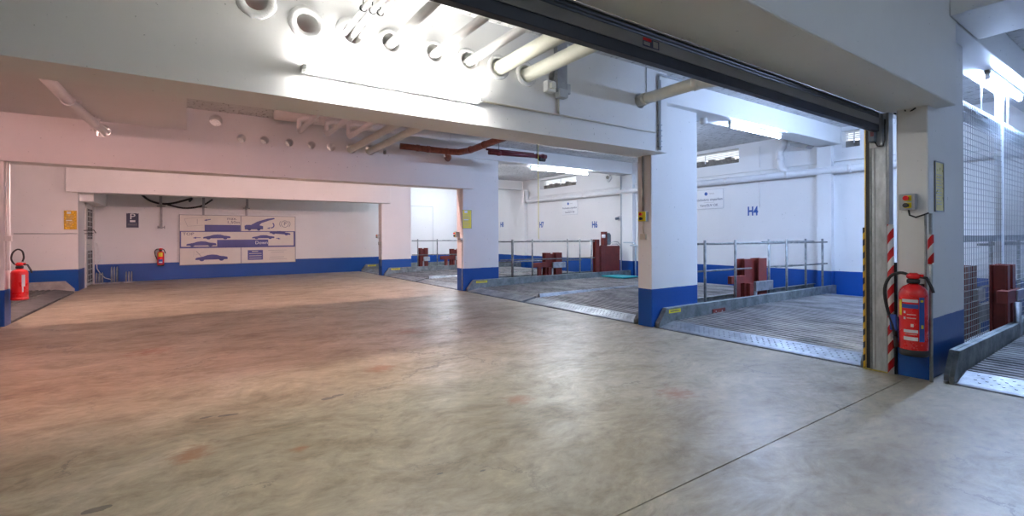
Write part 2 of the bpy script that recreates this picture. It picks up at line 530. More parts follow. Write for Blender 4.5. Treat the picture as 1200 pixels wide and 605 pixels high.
# wall of the store room with the louvred door
struct('wall_store', MB().box(WL, 15.3, -0.3, XL, 15.5, ZC).box(XL - 0.2, 15.5, -0.3, XL, 16.18, ZC).box(XL - 0.2, 17.5, -0.3, XL, YB, ZC).box(XL - 0.2, 16.18, 2.2, XL, 17.5, ZC), 'wall_paint')
struct('soffit_box', MB().box(XL, 15.5, 2.17, -1.9, YB, ZC), 'beam_paint', 'boxed ledge above the louvred door')

# pilasters and the ledge of the right wall
led = MB().box(WR - 0.10, YF, 2.76, WR, 3.88, 3.0).box(WR - 0.10, YF, 2.76, WR, 4.3, 2.99)
for (a, b2) in ((4.34, 4.60), (9.55, 10.0), (14.95, 15.5)):
    struct('wall_pilaster', MB().box(WR - 0.13, a, -1.6, WR - .001, b2, 3.06), 'wall_paint', 'shallow painted pier on the end wall of the bays')
struct('trim_1', MB().box(WR - 0.05, YF, 2.74, WR - .001, 14.95, 2.80), 'wall_paint')

# columns
def column(x0, x1, y0, y1, label):
    return struct('concrete_column', MB().box(x0, y0, -0.3, x1, y1, ZC), 'wall_paint', label, bevel=0.012)
column(5.25, 6.283, 1.368, 1.592, 'nearest white and blue column, behind the big fire extinguisher')
column(5.25, 6.285, 4.318, 4.56, 'white and blue column between the first and second parking bays')
column(5.25, 6.223, 9.709, 10.02, 'white and blue column with a yellow notice in the middle distance')
column(5.25, 6.268, 15.27, 15.58, 'farthest white and blue column at the right of the back wall')
column(-3.2, -2.16, 9.709, 10.02, 'white and blue column at the left edge with a fire extinguisher')
column(-3.2, -2.16, 4.3, 4.56, 'white and blue column left outside the picture')

# beams
holes1 = [(0.441, 3.065, .085), (0.806, 2.98, .085), (1.165, 2.975, .085), (1.501, 2.979, .085), (1.922, 2.977, .085), (2.286, 2.98, .085), (2.634, 2.981, .092), (2.989, 2.978, .092), (3.363, 3.0, .075), (4.776, 2.976, .098)]
holes2 = [(-1.071, 2.914, .10), (0.415, 3.27, .10), (0.80, 3.006, .072), (1.16, 3.012, .072), (1.567, 3.014, .072), (1.953, 3.006, .072), (2.31, 3.011, .08), (2.701, 3.017, .10), (3.075, 3.02, .10), (4.82, 3.038, .10)]
b1 = struct('ceiling_beam', MB().box(WL, 4.10, 2.36, 5.31, 4.57, ZC), 'beam_paint', 'near white beam with the row of pipe sleeves and the tube lamp', bevel=0)
cut(b1, [MB().cyl((x, 3.9, z), (x, 4.8, z), r, 28) for x, z, r in holes1])
b1['kind'] = 'structure'
b2o = struct('ceiling_beam', MB().box(WL, 9.60, 2.36, 5.49, 10.0, ZC), 'beam_paint', 'middle white beam with open pipe holes, lit pink on the left')
cut(b2o, [MB().cyl((x, 9.4, z), (x, 10.2, z), r, 28) for x, z, r in holes2] + [MB().box(3.345, 9.5, 2.96, 3.405, 10.2, 3.06)])
b2o['kind'] = 'structure'
struct('ceiling_beam', MB().box(-2.35, 15.10, 2.36, 5.50, 15.5, ZC), 'beam_paint', 'far white beam in front of the back wall', bevel=0.01)
struct('ceiling_beam', MB().box(WL, 1.235, 2.36, 5.475, 1.69, ZC), 'beam_paint', 'gate beam over the roller shutter, nearest the camera', bevel=0.012)
struct('ceiling_beam', MB().box(5.29, YF, 3.08, 6.15, 1.235, ZC), 'beam_paint', 'short ceiling beam at the top right corner', bevel=0.01)
for (a, b2, n) in ((1.246, 1.60, 'ceiling beam above the mesh fence'), (4.20, 4.60, 'ceiling beam over the first parking bay'), (9.66, 10.06, 'ceiling beam over the second column row'), (15.22, 15.6, 'ceiling beam over the farthest column row')):
    struct('bay_beam', MB().box(5.48 if b2 > 9 or b2 < 2 else 5.315, a, 3.08, WR, b2, ZC), 'beam_paint', n, bevel=0.01)

# plaster collars round the sleeves of the near beam
for i, (x, z, r) in enumerate(holes1[:8]):
    R = .145 if i < 3 else (.125 if i < 6 else .13)
    o = MB().ring((x, 4.10, z), 'y', r - .004, R, .012, 28, .04).build('plaster_collar', 'plaster', b1, loc=-b1.location)

# high windows in the right wall
for i, (a, b2) in enumerate(((3.88, 4.19), (6.36, 8.36), (12.13, 14.12))):
    mb = MB()
    mb.box(WR + .02, a - .02, 2.97, WR + .40, b2 + .02, 3.0)
    prof = []
    n = max(2, int((b2 - a) * 7))
    for k in range(n):     # broken concrete sill, uneven
        y0 = a + (b2 - a) * k / n; y1 = a + (b2 - a) * (k + 1) / n
        h = random.uniform(.12, .19)
        mb.box(WR + .18, y0, 3.0, WR + .36, y1 + .01, 3.0 + h)
    w = struct('window_%d' % (i + 1), mb, 'rough_concrete')
    s = MB()
    for k in range(4):
        z = 3.19 + .04 * k
        s.prism([(WR + .16, z), (WR + .19, z + .022), (WR + .196, z + .016), (WR + .166, z - .006)], 'y', a, b2)
    s.build('louvre', 'sign_white', w, loc=-w.location)
    MB().box(WR + .30, a, 3.19, WR + .32, b2, 3.34).build('daylight_opening', 'daylight', w, loc=-w.location)
    MB().box(WR + .15, (a + b2) / 2 - .01, 3.1, WR + .17, (a + b2) / 2 + .01, 3.34).build('mullion', 'sign_white', w, loc=-w.location)

# louvred store room door
d = MB()
x = XL
d.box(x - .02, 16.18, 0, x + .03, 16.27, 2.2).box(x - .02, 17.43, 0, x + .03, 17.5, 2.2).box(x - .02, 16.18, 2.12, x + .03, 17.5, 2.2)
d1 = struct('door_1', d, 'door_white')
lf = MB().box(x - .05, 16.27, .01, x - .01, 17.43, 2.12)
dl = lf.build('door_leaf', 'door_white', d1, loc=-d1.location)
for (z0, z1) in ((.08, .93), (1.24, 2.04)):
    MB().box(x - .012, 16.55, z0, x + .002, 17.33, z1).build('louvre_opening', 'dark_iron', d1, loc=-d1.location)
    g = MB()
    for k in range(6):
        z = z0 + (z1 - z0) * (k + .5) / 6
        g.box(x + .002, 16.55, z - .012, x + .016, 17.33, z + .012)
    for yy in (16.55, 16.92, 17.32):
        g.box(x + .002, yy - .012, z0, x + .016, yy + .012, z1)
    g.build('louvre_grid', 'grey_plastic', d1, loc=-d1.location)
MB().box(x + .0, 16.36, .98, x + .012, 16.41, 1.16).cyl((x + .05, 16.385, 1.1), (x + .05, 16.5, 1.1), .009, 8).cyl((x, 16.385, 1.1), (x + .055, 16.385, 1.1), .009, 8).build('door_handle', 'galvanized', d1, loc=-d1.location)
# small latch bars beside the door
tag(MB().tube([(XL + .01, 15.95, 1.46), (XL + .2, 16.0, 1.47), (XL + .22, 16.15, 1.40)], .01, 8).tube([(XL + .01, 16.05, 1.38), (XL + .18, 16.1, 1.39)], .008, 8).build('wall_hook', 'dark_iron'), 'small dark hook bars on the wall corner beside the louvred door', 'hook')

# ------------------------------------------------------------------ parking platforms
def platform(y0, y1, label, lo=True, hi=True, side=1, length=5.0, kerb='galvanized_dirty', seam=False):
    """local frame: x runs into the bay from the corridor edge, y across"""
    X0 = (XR + .06) if side > 0 else (XL - .06)
    t = thing('parking_platform', label, 'platform', (X0, y0, 0), 0 if side > 0 else 0, 'steel parking platforms of the bays')
    w = y1 - y0
    sg = side
    # corrugated deck
    mb = MB()
    x, prof = .30, []
    z = .075
    while x < length - .05:
        zz = .035 + min(.045, (x - .3) * .02)
        prof += [(x, zz + .0), (x + .012, zz + .034), (x + .055, zz + .034), (x + .067, zz)]
        x += .1
    poly = [(sg * a, b) for a, b in prof] + [(sg * (length - .05), .03), (sg * .30, .03)]
    for i in range(len(prof) - 1):
        a, b_ = prof[i], prof[i + 1]
        v = [mb.bm.verts.new(c) for c in ((sg * a[0], .05, a[1]), (sg * b_[0], .05, b_[1]), (sg * b_[0], w - .05, b_[1]), (sg * a[0], w - .05, a[1]))]
        mb.face(v)
    mb.box(min(sg * .3, sg * length), .05, .02, max(sg * .3, sg * length), w - .05, .033)
    mb.build('deck', 'deck_steel' if side > 0 else 'pit_concrete', t)
    # sloping entry plate with grip holes
    lp = MB().prism([(0, -.035), (sg * .03, -.035), (sg * .33, .04), (sg * .33, .062), (sg * .29, .062), (sg * .02, .010), (0, -.0)], 'y', .03, w - .03)
    if side > 0:
        n = int(w / .075)
        for j in range(n):
            for i in range(4):
                xx = .09 + i * .05; yy = .10 + (j + .5 * (i % 2)) * (w - .2) / n
                zt = .010 + (xx - .02) / .27 * .052
                lp.lathe([(.011, -.001), (.009, .0022)], 8, (xx, yy, zt), 1)
    lp.build('entry_plate', ['lip_steel' if side > 0 else 'pit_concrete', 'rail_steel'], t)
    MB().box(min(0, sg * .03), .03, -.14, max(0, sg * .03), w - .03, -.035).build('edge_beam', 'dark_iron', t)
    L2 = 5.44
    for flag, yy, s in ((lo, .0, 1), (hi, w, -1)):
        if not flag: continue
        pr = [(sg * .0, -.02), (sg * .0, .05), (sg * .16, .25), (sg * L2, .25), (sg * L2, .0), (sg * .2, -.02)]
        MB().prism(pr, 'y', yy, yy + s * .035).prism([(sg * .02, .01), (sg * .02, .04), (sg * .17, .238), (sg * L2, .238), (sg * L2, .25), (sg * .16, .252), (0, .06), (0, .01)], 'y', yy, yy - s * .035).build('side_flange', kerb, t, bevel=0.003)
    return t, w

def sticker(t, y, x0, x1, z0, z1):
    o = MB().box(x0, y - .002, z0, x1, y, z1).build('warning_sticker', 'label_yellow', t)
    o['label'] = 'small yellow warning sticker'
    MB().box(x0 + .03, y - .003, z0 + .018, x1 - .03, y - .002, z0 + .026).box(x0 + .03, y - .003, z0 + .034, x1 - .06, y - .002, z0 + .04).build('sticker_text', 'ink_dark', o)

t1, w1 = platform(1.86, 4.275, 'corrugated steel parking platform of the nearest full bay, right of the second column')
sticker(t1, w1 - .036, .20, .46, .175, .225)
o = MB().box(1.22, w1 - .05, .065, 1.54, w1 - .035, .14).build('latch_plate', 'red_oxide', t1); o['label'] = 'red oxide latch plate'
for bx_ in (1.29, 1.45):
    MB().cyl((bx_, w1 - .056, .105), (bx_, w1 - .05, .105), .012, 8).build('bolt', 'galvanized', o)
t0, w0 = platform(-1.2, 1.255, 'steel parking platform at the right edge beside the mesh fence')
t2, w2 = platform(4.66, 7.42, 'near platform of the double bay left of the second column', hi=False)
t3, w3 = platform(7.46, 9.64, 'far platform of the double bay, ending at the column with the yellow notice', lo=False)
sticker(t3, w3 - .036, .22, .52, .175, .225)
t4, w4 = platform(10.08, 12.60, 'near platform of the double bay behind the middle column', hi=False)
t5, w5 = platform(12.64, 15.20, 'far platform of the bay ending at the farthest column', lo=False)
sticker(t5, w5 - .036, .22, .52, .175, .225)
t6, w6 = platform(15.64, 17.65, 'small looking platform next to the back wall')
sticker(t6, w6 - .036, .22, .52, .175, .225)
tL1, wl1 = platform(10.06, 15.24, 'dark grey platform of the left bay with a rough light kerb', side=-1, kerb='kerb_concrete')
tL2, wl2 = platform(4.70, 9.64, 'left platform cut off at the left picture edge', side=-1, kerb='kerb_concrete')
# joint strips between paired platforms
for y in (7.44, 12.62):
    tag(MB().prism([(y - .05, .05), (y - .02, .128), (y + .02, .128), (y + .05, .05)], 'x', 5.7, 10.3).build('joint_strip', 'lip_steel'), 'raised joint strip between the paired platforms of the %s double bay' % ('nearer' if y < 8 else 'farther'), 'metal strip')
tag(MB().box(10.33, 2.3, -.02, 10.45, 4.2, .10).build('wheel_stop', 'blue_steel', bevel=.004), 'blue steel bar across the far end of the nearest full platform', 'wheel stop')
tag(MB().box(9.45, 8.75, .135, 10.1, 9.5, .165).build('wheel_wedge', 'teal_steel', bevel=.004), 'flat teal steel plate at the far end of the double bay', 'steel plate')
tag(MB().box(7.2, 6.0, .135, 8.1, 6.25, .17).build('wheel_wedge', 'teal_steel', bevel=.004), 'teal plate behind the second column on the platform', 'steel plate')

# ------------------------------------------------------------------ railings
def railing(y, posts, x0, x1, mid, label, gap=None):
    t = thing('guard_railing', label, 'railing', (posts[0], y, .02), 0, 'steel tube railings between the bays')
    X = posts[0]
    MB().cyl((x0 - X, 0, 1.105), (x1 - X, 0, 1.09), .016, 10).cyl((x1 - .5 - X, .03, 1.11), (x1 - 1.9 - X, .03, 1.11), .016, 10).build('top_rail', 'rail_steel', t)
    if gap:
        MB().cyl((x0 - X, 0, mid), (gap[0] - X, 0, mid - .01), .015, 10).cyl((gap[1] - X, 0, mid - .02), (x1 - X, 0, mid - .03), .015, 10).build('middle_rail', 'rail_steel', t)
    else:
        MB().cyl((x0 - X, 0, mid), (x1 - X, 0, mid - .03), .015, 10).build('middle_rail', 'rail_steel', t)
    for p in posts:
        MB().cyl((p - X, -.03, -.1), (p - X, -.03, 1.16), .02, 12).build('post', 'rail_steel', t)
    return t
railing(4.37, [6.50, 7.32, 8.97, 10.38], 6.35, 10.65, .69, 'railing with four posts right behind the nearest full platform', (7.85, 8.65))
railing(4.60, [8.80, 10.2], 8.62, 10.6, .66, 'second railing with two posts, behind the red lift frame at bay H4')
railing(9.76, [6.65, 7.25, 8.87, 9.30], 6.3, 9.45, .66, 'railing between the double bays left of the red cabinet')
railing(10.02, [6.8, 8.65], 6.3, 9.2, .60, 'thin second railing left of the red cabinet, partly hidden by the first')
railing(15.40, [6.55, 7.28, 8.6], 6.35, 9.4, .62, 'farthest railing between the two distant columns')
railing(1.61, [8.40, 9.95], 8.0, 10.6, .58, 'railing seen through the wire mesh fence')

# ------------------------------------------------------------------ lift frames (red oxide)
def lift(x, y, w, h, label, arm=True, arm_side=-1, blk=(.42, .57)):
    """two I-section posts with cross clamp, rising from the pit"""
    t = thing('lift_frame', label, 'lift frame', (x, y, -1.6), 0, 'red oxide hydraulic lift frames')
    Z = 1.6
    fw = w * .30
    for (a, name) in ((0, 'guide_post'), (w - fw * 1.25, 'guide_post')):
        f2 = fw if a == 0 else fw * 1.25
        MB().box(a, 0, 0, a + f2, .02, Z + h).box(a, .13, 0, a + f2, .15, Z + h).box(a + f2 / 2 - .012, .02, 0, a + f2 / 2 + .012, .13, Z + h - .0).build(name, 'red_oxide', t, bevel=.003)
    MB().box(fw * .4, .09, 0, w - fw * .4, .115, Z + h - .03).build('back_plate', 'red_oxide', t)
    if arm_side < 0:
        o = MB().box(w * .36, -.06, Z + blk[0], w * 1.14, -.01, Z + blk[1]).build('clamp_block', 'galvanized', t, bevel=.004)
    else:
        o = MB().box(-w * .45, -.03, Z + blk[0], w * 1.1, .06, Z + blk[1]).build('clamp_block', 'red_oxide', t, bevel=.004)
        MB().box(w * .55, -.045, Z + blk[0] + .01, w * 1.45, -.031, Z + blk[1] - .01).build('clamp_plate', 'galvanized', t, bevel=.004)
    if arm:
        MB().box(-.42, -.02, Z + .45, .0, .05, Z + .575).box(-.25, -.01, 0, -.14, .05, Z + .45).box(.04, -.07, 0, .16, -.01, Z + .44).build('arm', 'red_oxide', t, bevel=.004)
    MB().cyl((w * .3, -.06, Z - .6), (w * .3, -.06, Z + blk[0]), .03, 14).build('piston', 'lip_steel', t)
    return t
lift(7.80, 4.46, .72, .85, 'red lift frame behind the railing of the nearest full bay', blk=(.29, .455))
lift(7.75, 9.82, .56, .82, 'red lift frame left of the red cabinet in the double bay')
lift(6.67, 15.45, .30, .87, 'small distant red lift frame left of the middle column', False)
lift(7.86, 15.45, .45, .82, 'distant red lift frame half hidden behind the middle column')
lift(7.62, 1.295, .38, .90, 'red lift post with grey clamp in front of the wire mesh fence', False, 1, (.48, .62))
lift(7.80, 1.665, .42, .86, 'red lift frame seen through the wire mesh fence')
# low red channels along the pit edges
for (x0, x1, y, l) in ((6.3, 7.3, 4.50, 'low red oxide channel on the pit edge right of the second column'), (6.6, 7.3, 1.68, 'low red oxide channel behind the mesh fence')):
    tag(MB().box(x0, y, -.1, x1, y + .03, .10).box(x0, y - .04, .08, x1, y + .03, .10).build('steel_channel', 'red_oxide'), l, 'steel channel')
# power unit
t = thing('hydraulic_unit', 'tall red oxide cabinet with grey motor on top, left of the second column', 'hydraulic unit', (9.47, 9.72, -1.6))
MB().box(0, 0, 0, .13, .02, 2.76).box(0, .12, 0, .13, .14, 2.76).box(.055, .02, 0, .075, .12, 2.76).build('guide_post', 'red_oxide', t)
MB().box(.17, .02, 0, .97, .28, 2.57).build('cabinet', 'red_oxide', t, bevel=.01)
MB().box(.17, -.03, 1.5, .30, .02, 2.60).build('cover_strip', 'red_oxide', t, bevel=.006)
MB().box(.38, .08, 2.57, .52, .2, 2.98).build('bracket_post', 'red_oxide', t, bevel=.004)
mt = MB().lathe([(.07, 0), (.085, .02), (.085, .05), (.075, .06), (.075, .30), (.06, .34), (.02, .345)], 20, (.60, .14, 2.60)).build('motor', 'galvanized_dirty', t)
mm = MB()
for k in range(14):
    a = 2 * PI * k / 14
    mm.box(.60 + .085 * math.cos(a) - .004, .14 + .085 * math.sin(a) - .004, 2.68, .60 + .085 * math.cos(a) + .004, .14 + .085 * math.sin(a) + .004, 2.90)
mm.build('cooling_rib', 'dark_plastic', mt)
MB().tube([(.66, .1, 2.66), (.8, .1, 2.70), (.98, .1, 2.68), (1.08, .1, 2.58), (1.10, .1, 2.3), (1.1, .1, 1.8)], .012, 8).tube([(.68, .06, 2.62), (.9, .06, 2.62), (1.0, .02, 2.5), (1.02, .02, 1.9)], .010, 8).build('hydraulic_hose', 'grey_plastic', t)
MB().lathe([(.05, 0), (.055, .05), (.05, .1)], 16, (.34, .05, 2.80)).build('oil_cap', 'sign_white', t)
t_fuel = None
tag(MB().tube([(10.78, 9.45, -.2), (10.78, 9.45, 1.0), (10.78, 9.5, 1.06), (10.78, 9.9, 1.06)], .022, 10).tube([(10.74, 9.2, -.1), (10.74, 9.2, .9), (10.74, 9.28, .98), (10.74, 9.6, .98)], .018, 10).build('wall_pipes', 'pale_blue_metal'), 'two thin bent pipes on the wall right of the red cabinet', 'pipe')
tag(MB().cyl((10.755, 9.98, .2), (10.755, 9.98, 3.05), .022, 10).build('wall_conduit', 'grey_plastic'), 'vertical grey conduit on the end wall above the red cabinet', 'conduit')
t = thing('wall_socket', 'round dark device on the vertical conduit above the red cabinet', 'socket', (10.73, 10.0, 1.72))
MB().box(-.04, -.05, 0, .0, .05, .13).build('housing', 'grey_plastic', t, bevel=.006)
MB().cyl((-.04, .02, .07), (-.13, .05, .05), .04, 12).build('plug', 'dark_plastic', t)

# ------------------------------------------------------------------ mesh fence
t = thing('mesh_fence', 'wire mesh fence in a pale steel frame right of the nearest column', 'fence', (6.3, 1.49, 0))
x0, x1, zt = 0.0, 3.9, 2.64
MB().box(0, -.02, zt - .03, 3.9, .02, zt + .02).box(0, -.02, 1.17, 3.9, .02, 1.235).box(0, -.02, .06, 3.9, .02, .11).build('frame', 'fence_frame', t)
for xp in (2.06, 3.9):
    MB().box(xp - .06, -.03, -.3, xp + .06, .03, 3.08).build('post', 'fence_frame', t, bevel=.004)
for (a, c) in ((0.0, 2.0), (2.12, 3.84)):
    g = MB()
    k = a
    while k < c:
        g.box(k - .002, -.028, .1, k + .002, -.022, zt); k += .07
    z = .13
    while z < zt:
        g.box(a, -.034, z - .0022, c, -.028, z + .0022); z += .065
    g.build('wire_mesh', 'wire_steel', t)
    g = MB(); k = a
    while k < c:
        g.box(k - .007, .0, zt - .17, k + .007, .004, zt - .03); k += .035
    g.box(a, 0, zt - .185, c, .004, zt - .17)
    g.build('comb_strip', 'grey_plastic', t)
for xp in (1.25, 2.5):
    MB().cyl((xp, 0, zt), (xp, 0, 3.08), .008, 8).build('hanger_rod', 'fence_frame', t)

# ------------------------------------------------------------------ lamps
def lamp(loc, length, mat, label, along='x', face=(0, 0, -1), group='fluorescent tube lamps'):
    """batten lamp running along x, tube on the side `face`"""
    t = thing('tube_lamp', label, 'lamp', loc, 0, group)
    f = Vector(face)
    c = f * .035; tb = f * .085
    if abs(f.z) > .5:
        MB().box(0, -.03, -.045, length, .03, 0).build('housing', 'white_plastic', t, bevel=.004)
    else:
        MB().box(0, 0 if f.y > 0 else -.045, -.03, length, .045 if f.y > 0 else 0, .03).build('housing', 'white_plastic', t, bevel=.004)
    MB().cyl((.03, tb.y, tb.z), (length - .03, tb.y, tb.z), .018, 16).build('tube', mat, t)
    for a in (0, length - .035):
        MB().box(a, min(0, tb.y) - .022, min(-.022, tb.z - .022), a + .035, max(0, tb.y) + .022, .022).build('end_cap', 'white_plastic', t, bevel=.004)
    return t
lamp((0.75, 4.10, 2.59), 1.64, 'tube_front', 'very bright tube lamp on the face of the near beam', face=(0, -1, 0))
lamp((7.15, 4.33, 3.08), 1.6, 'tube_bay', 'tube lamp under the beam of the nearest full bay', face=(0, 0, -1))
lamp((7.30, 9.86, 3.08), 2.0, 'tube_bay_far', 'tube lamp above the double bay left of the second column')
lamp((7.30, 15.5, 3.08), 1.5, 'tube_bay_far', 'small looking tube lamp just left of the middle column')
lamp((7.35, 1.40, 3.08), 1.6, 'tube_bay_near', 'tube lamp at the top right above the mesh fence')
lamp((-3.0, 4.57, 2.95), 1.5, 'tube_pink_weak', 'warm tube lamp hidden behind the near beam, left one', face=(0, 1, 0))
lamp((0.6, 4.57, 2.60), 1.2, 'tube_pink_fill', 'second warm tube lamp, added out of sight behind the near beam for more pink', face=(0, 1, 0))  # extra tube, added to bring more pink between the beams
lamp((-2.1, 10.0, 2.72), 1.5, 'tube_back', 'warm tube lamp hidden behind the middle beam, left one', face=(0, 1, 0))
lamp((2.9, 10.0, 2.72), 1.5, 'tube_back_fill', 'second warm tube lamp, added out of sight behind the middle beam for more light', face=(0, 1, 0))  # extra tube, added to brighten the back zone
lamp((-2.6, -1.5, 3.42), 1.6, 'tube_rear_fill', 'added unseen fill tube on the ceiling outside the gate, left of the camera')  # this and the next tube are added out of view to light the gate side
lamp((2.6, -2.5, 3.42), 1.6, 'tube_rear_fill', 'added unseen fill tube on the ceiling outside the gate, right of the camera')

# ------------------------------------------------------------------ pipes
def pipe(name, pts, r, mat, label, cat='pipe', group=None, joints=(), seg=18, radii=None):
    o = MB().tube(pts, r, seg, True, 0, radii).build(name, mat)
    tag(o, label, cat, group)
    for (c, d) in joints:
        c = Vector(c); d = Vector(d).normalized()
        MB().cyl(c - d * .03, c + d * .03, r * 1.14, seg).build('pipe_collar', mat, o, loc=-o.location)
    return o
G = 'pipes through the beam sleeves'
for k_, (x, r, y1, y0, m, l) in enumerate(((1.507, .038, 8.25, 2.0, 'white_pipe', 'white pipe in the third ringed sleeve of the near beam'),
                          (1.93, .038, 8.25, 2.0, 'white_pipe', 'white pipe in the fourth ringed sleeve of the near beam'),
                          (2.295, .041, 8.25, 2.0, 'white_pipe', 'white pipe in the fifth ringed sleeve of the near beam'))):
    pipe('service_pipe', [(x, y0, 2.97), (x, y1, 2.97), (x, y1 + .07, 3.02), (x, y1 + .08, 3.16), (x + .08, y1 + .08, 3.2), (x + (.30, .27, .8)[k_], y1 + .08, 3.2)], r, m, l, group=G)
pipe('service_pipe', [(2.65, 1.95, 2.98), (2.66, 6.0, 2.985), (2.665, 6.1, 2.985), (2.69, 10.3, 3.0)], .072, 'cream_pipe', 'thick cream pipe, second from the right of the pipe row', group=G, radii=[.072, .072, .062, .062])
pipe('service_pipe', [(3.02, 1.95, 2.98), (3.03, 6.0, 2.985), (3.035, 6.1, 2.985), (3.06, 10.3, 3.0)], .074, 'cream_pipe', 'thick cream pipe at the right end of the pipe row', group=G, radii=[.074, .074, .064, .064])
for x, r, n in ((1.105, .020, 'left'), (1.175, .022, 'middle'), (1.235, .016, 'right')):
    pipe('thin_pipe', [(x, 1.9, 2.995), (x, 3.9, 2.975), (x, 4.4, 2.965)], r, 'white_pipe', '%s one of the three thin white pipes sharing one sleeve' % n, group='thin pipes in the second sleeve', seg=12)
for x, n in ((1.105, 'left'), (1.175, 'middle'), (1.235, 'right')):
    o = MB().cyl((x, 3.6, 3.0), (x, 3.6, ZC), .004, 8).ring((x, 3.605, 2.978), 'y', .021, .028, .012, 16).build('pipe_hanger', 'dark_iron')
    tag(o, 'thin dark rod hanger holding the %s thin pipe' % n, 'hanger', 'rod hangers of the thin pipes')
for x, y, n in ((1.98, 3.05, 'left'), (2.34, 3.0, 'right')):
    tag(MB().box(x - .03, y - .02, 3.015, x + .03, y + .02, ZC).build('hanger_bracket', 'cream_pipe'), '%s cream flat bracket holding a white pipe under the ceiling' % n, 'bracket', 'flat pipe brackets')
pipe('drain_pipe', [(4.776, 4.35, 2.976), (4.776, 3.45, 2.98), (4.84, 3.30, 3.0), (5.2, 3.10, 3.06), (5.6, 3.0, 3.16), (5.9, 2.98, 3.42)], .068, 'beige_pipe', 'beige drain pipe with an elbow leaving the near beam at the right', 'pipe', None,
     [((4.776, 4.02, 2.977), (0, 1, 0)), ((4.83, 3.33, 2.995), (-.3, 1, -.1)), ((5.2, 3.1, 3.06), (-1, .4, -.2))])
pipe('service_pipe', [(-1.28, 4.5, 2.97), (-1.20, 8.0, 2.95), (-1.07, 9.62, 2.92), (-1.06, 10.2, 2.92)], .06, 'white_pipe', 'single white pipe at the upper left running into a round hole', 'pipe', None, [((-1.205, 7.9, 2.95), (-.03, 1, 0)), ((-1.11, 9.15, 2.93), (-.08, 1, 0))])
for y in (8.2, 9.2):
    tag(MB().cyl((-1.19 + (y - 8) * .07, y, 3.0), (-1.19 + (y - 8) * .07, y, 3.05), .006, 8).box(-1.25 + (y - 8) * .07, y - .01, 2.99, -1.13 + (y - 8) * .07, y + .01, 3.012).build('pipe_hanger', 'white_pipe'), '%s small white hanger of the upper left pipe' % ('nearer' if y < 9 else 'farther'), 'hanger', 'hangers of the upper left pipe')
pipe('soil_pipe', [(3.62, 9.38, 3.12), (3.9, 9.32, 3.11), (4.62, 9.22, 3.08), (4.80, 9.05, 3.06), (4.86, 8.7, 3.05), (4.80, 7.8, 3.05), (4.76, 6.9, 3.05), (4.70, 5.0, 3.06)], .064, 'rust_pipe', 'rust brown soil pipe curving below the ceiling', 'pipe', None,
     [((3.98, 9.315, 3.108), (1, -.08, 0)), ((4.2, 9.28, 3.1), (1, -.1, 0)), ((4.60, 9.22, 3.08), (1, -.15, 0)), ((4.84, 8.6, 3.05), (.1, 1, 0)), ((4.81, 8.0, 3.05), (.1, 1, 0))])
pipe('soil_pipe', [(4.62, 9.25, 3.09), (4.76, 9.45, 3.0), (4.82, 9.62, 2.99), (4.82, 10.1, 3.0)], .06, 'rust_pipe', 'short brown branch pipe going into the hole of the middle beam')
pipe('water_pipe', [(4.97, 8.10, 2.93), (6.34, 8.0, 2.95)], .045, 'maroon_pipe', 'dark maroon pipe with clamps left of the yellow cord', 'pipe', None, [((5.2, 8.085, 2.93), (1, 0, 0)), ((6.1, 8.01, 2.945), (1, 0, 0)), ((6.25, 8.0, 2.95), (1, 0, 0))])
pipe('water_pipe', [(4.97, 8.2, 3.01), (6.1, 8.12, 3.01)], .022, 'maroon_pipe', 'thinner maroon pipe just above the dark maroon pipe')
wp_ = [o_ for o_ in bpy.data.objects if o_.name.startswith('water_pipe') and o_.parent is None][0]
MB().cyl((5.2, 8.085, 2.93), (5.2, 8.085, ZC), .006, 8).build('hanger_rod', 'dark_iron', wp_, loc=-wp_.location)
MB().cyl((6.1, 8.01, 2.95), (6.1, 8.01, ZC), .006, 8).build('hanger_rod', 'dark_iron', wp_, loc=-wp_.location)
MB().tube([(6.12, 7.97, 2.91), (6.18, 8.0, 2.88), (6.3, 8.0, 2.88)], .04, 12).build('pipe_valve', 'dark_iron', wp_, loc=-wp_.location)
t = thing('cable_tray', 'pale blue cable tray below the ceiling left of the yellow cord', 'cable tray', (3.3, 7.5, 3.2))
MB().box(0, 0, 0, 3.0, .01, .07).box(0, .3, 0, 3.0, .31, .07).box(0, 0, 0, 3.0, .3, .006).build('tray', 'pale_blue_metal', t)
for k in range(4):
    MB().box(.35 + k * .8, .0, .07, .37 + k * .8, .02, .218).build('strap', 'galvanized', t)
t = thing('air_duct', 'long pale duct running across under the ceiling behind the near beam', 'duct', (1.2, 8.75, 3.2))
MB().cyl((0, 0, .1), (4.2, 0, .1), .085, 20).build('duct_body', 'white_pipe', t)
for k in range(3):
    MB().cyl((.6 + k * 1.3, 0, .1), (.63 + k * 1.3, 0, .1), .092, 20).build('joint_ring', 'white_pipe', t)
tag(MB().cyl((6.05, 7.9, 1.2), (6.05, 7.9, ZC), .006, 8).build('pull_cord', 'yellow_cord'), 'thin yellow pull cord hanging over the double bay', 'cord')
t = thing('roof_cage', 'small pale metal cage with cables at the top of the yellow cord', 'bracket', (6.0, 7.3, 3.12))
g = MB()
for a in (0, .45):
    for bb in (0, .25):
        g.box(a, bb, 0, a + .015, bb + .015, .3)
g.box(0, 0, 0, .465, .015, .015).box(0, .25, 0, .465, .265, .015).box(0, 0, .13, .465, .015, .145).box(0, 0, 0, .015, .265, .015).box(.45, 0, 0, .465, .265, .015)
g.build('frame', 'pale_blue_metal', t)
MB().tube([(.02, .1, .1), (.15, .12, .2), (.28, .1, .08), (.42, .12, .2)], .012, 8).build('cable', 'dark_plastic', t)

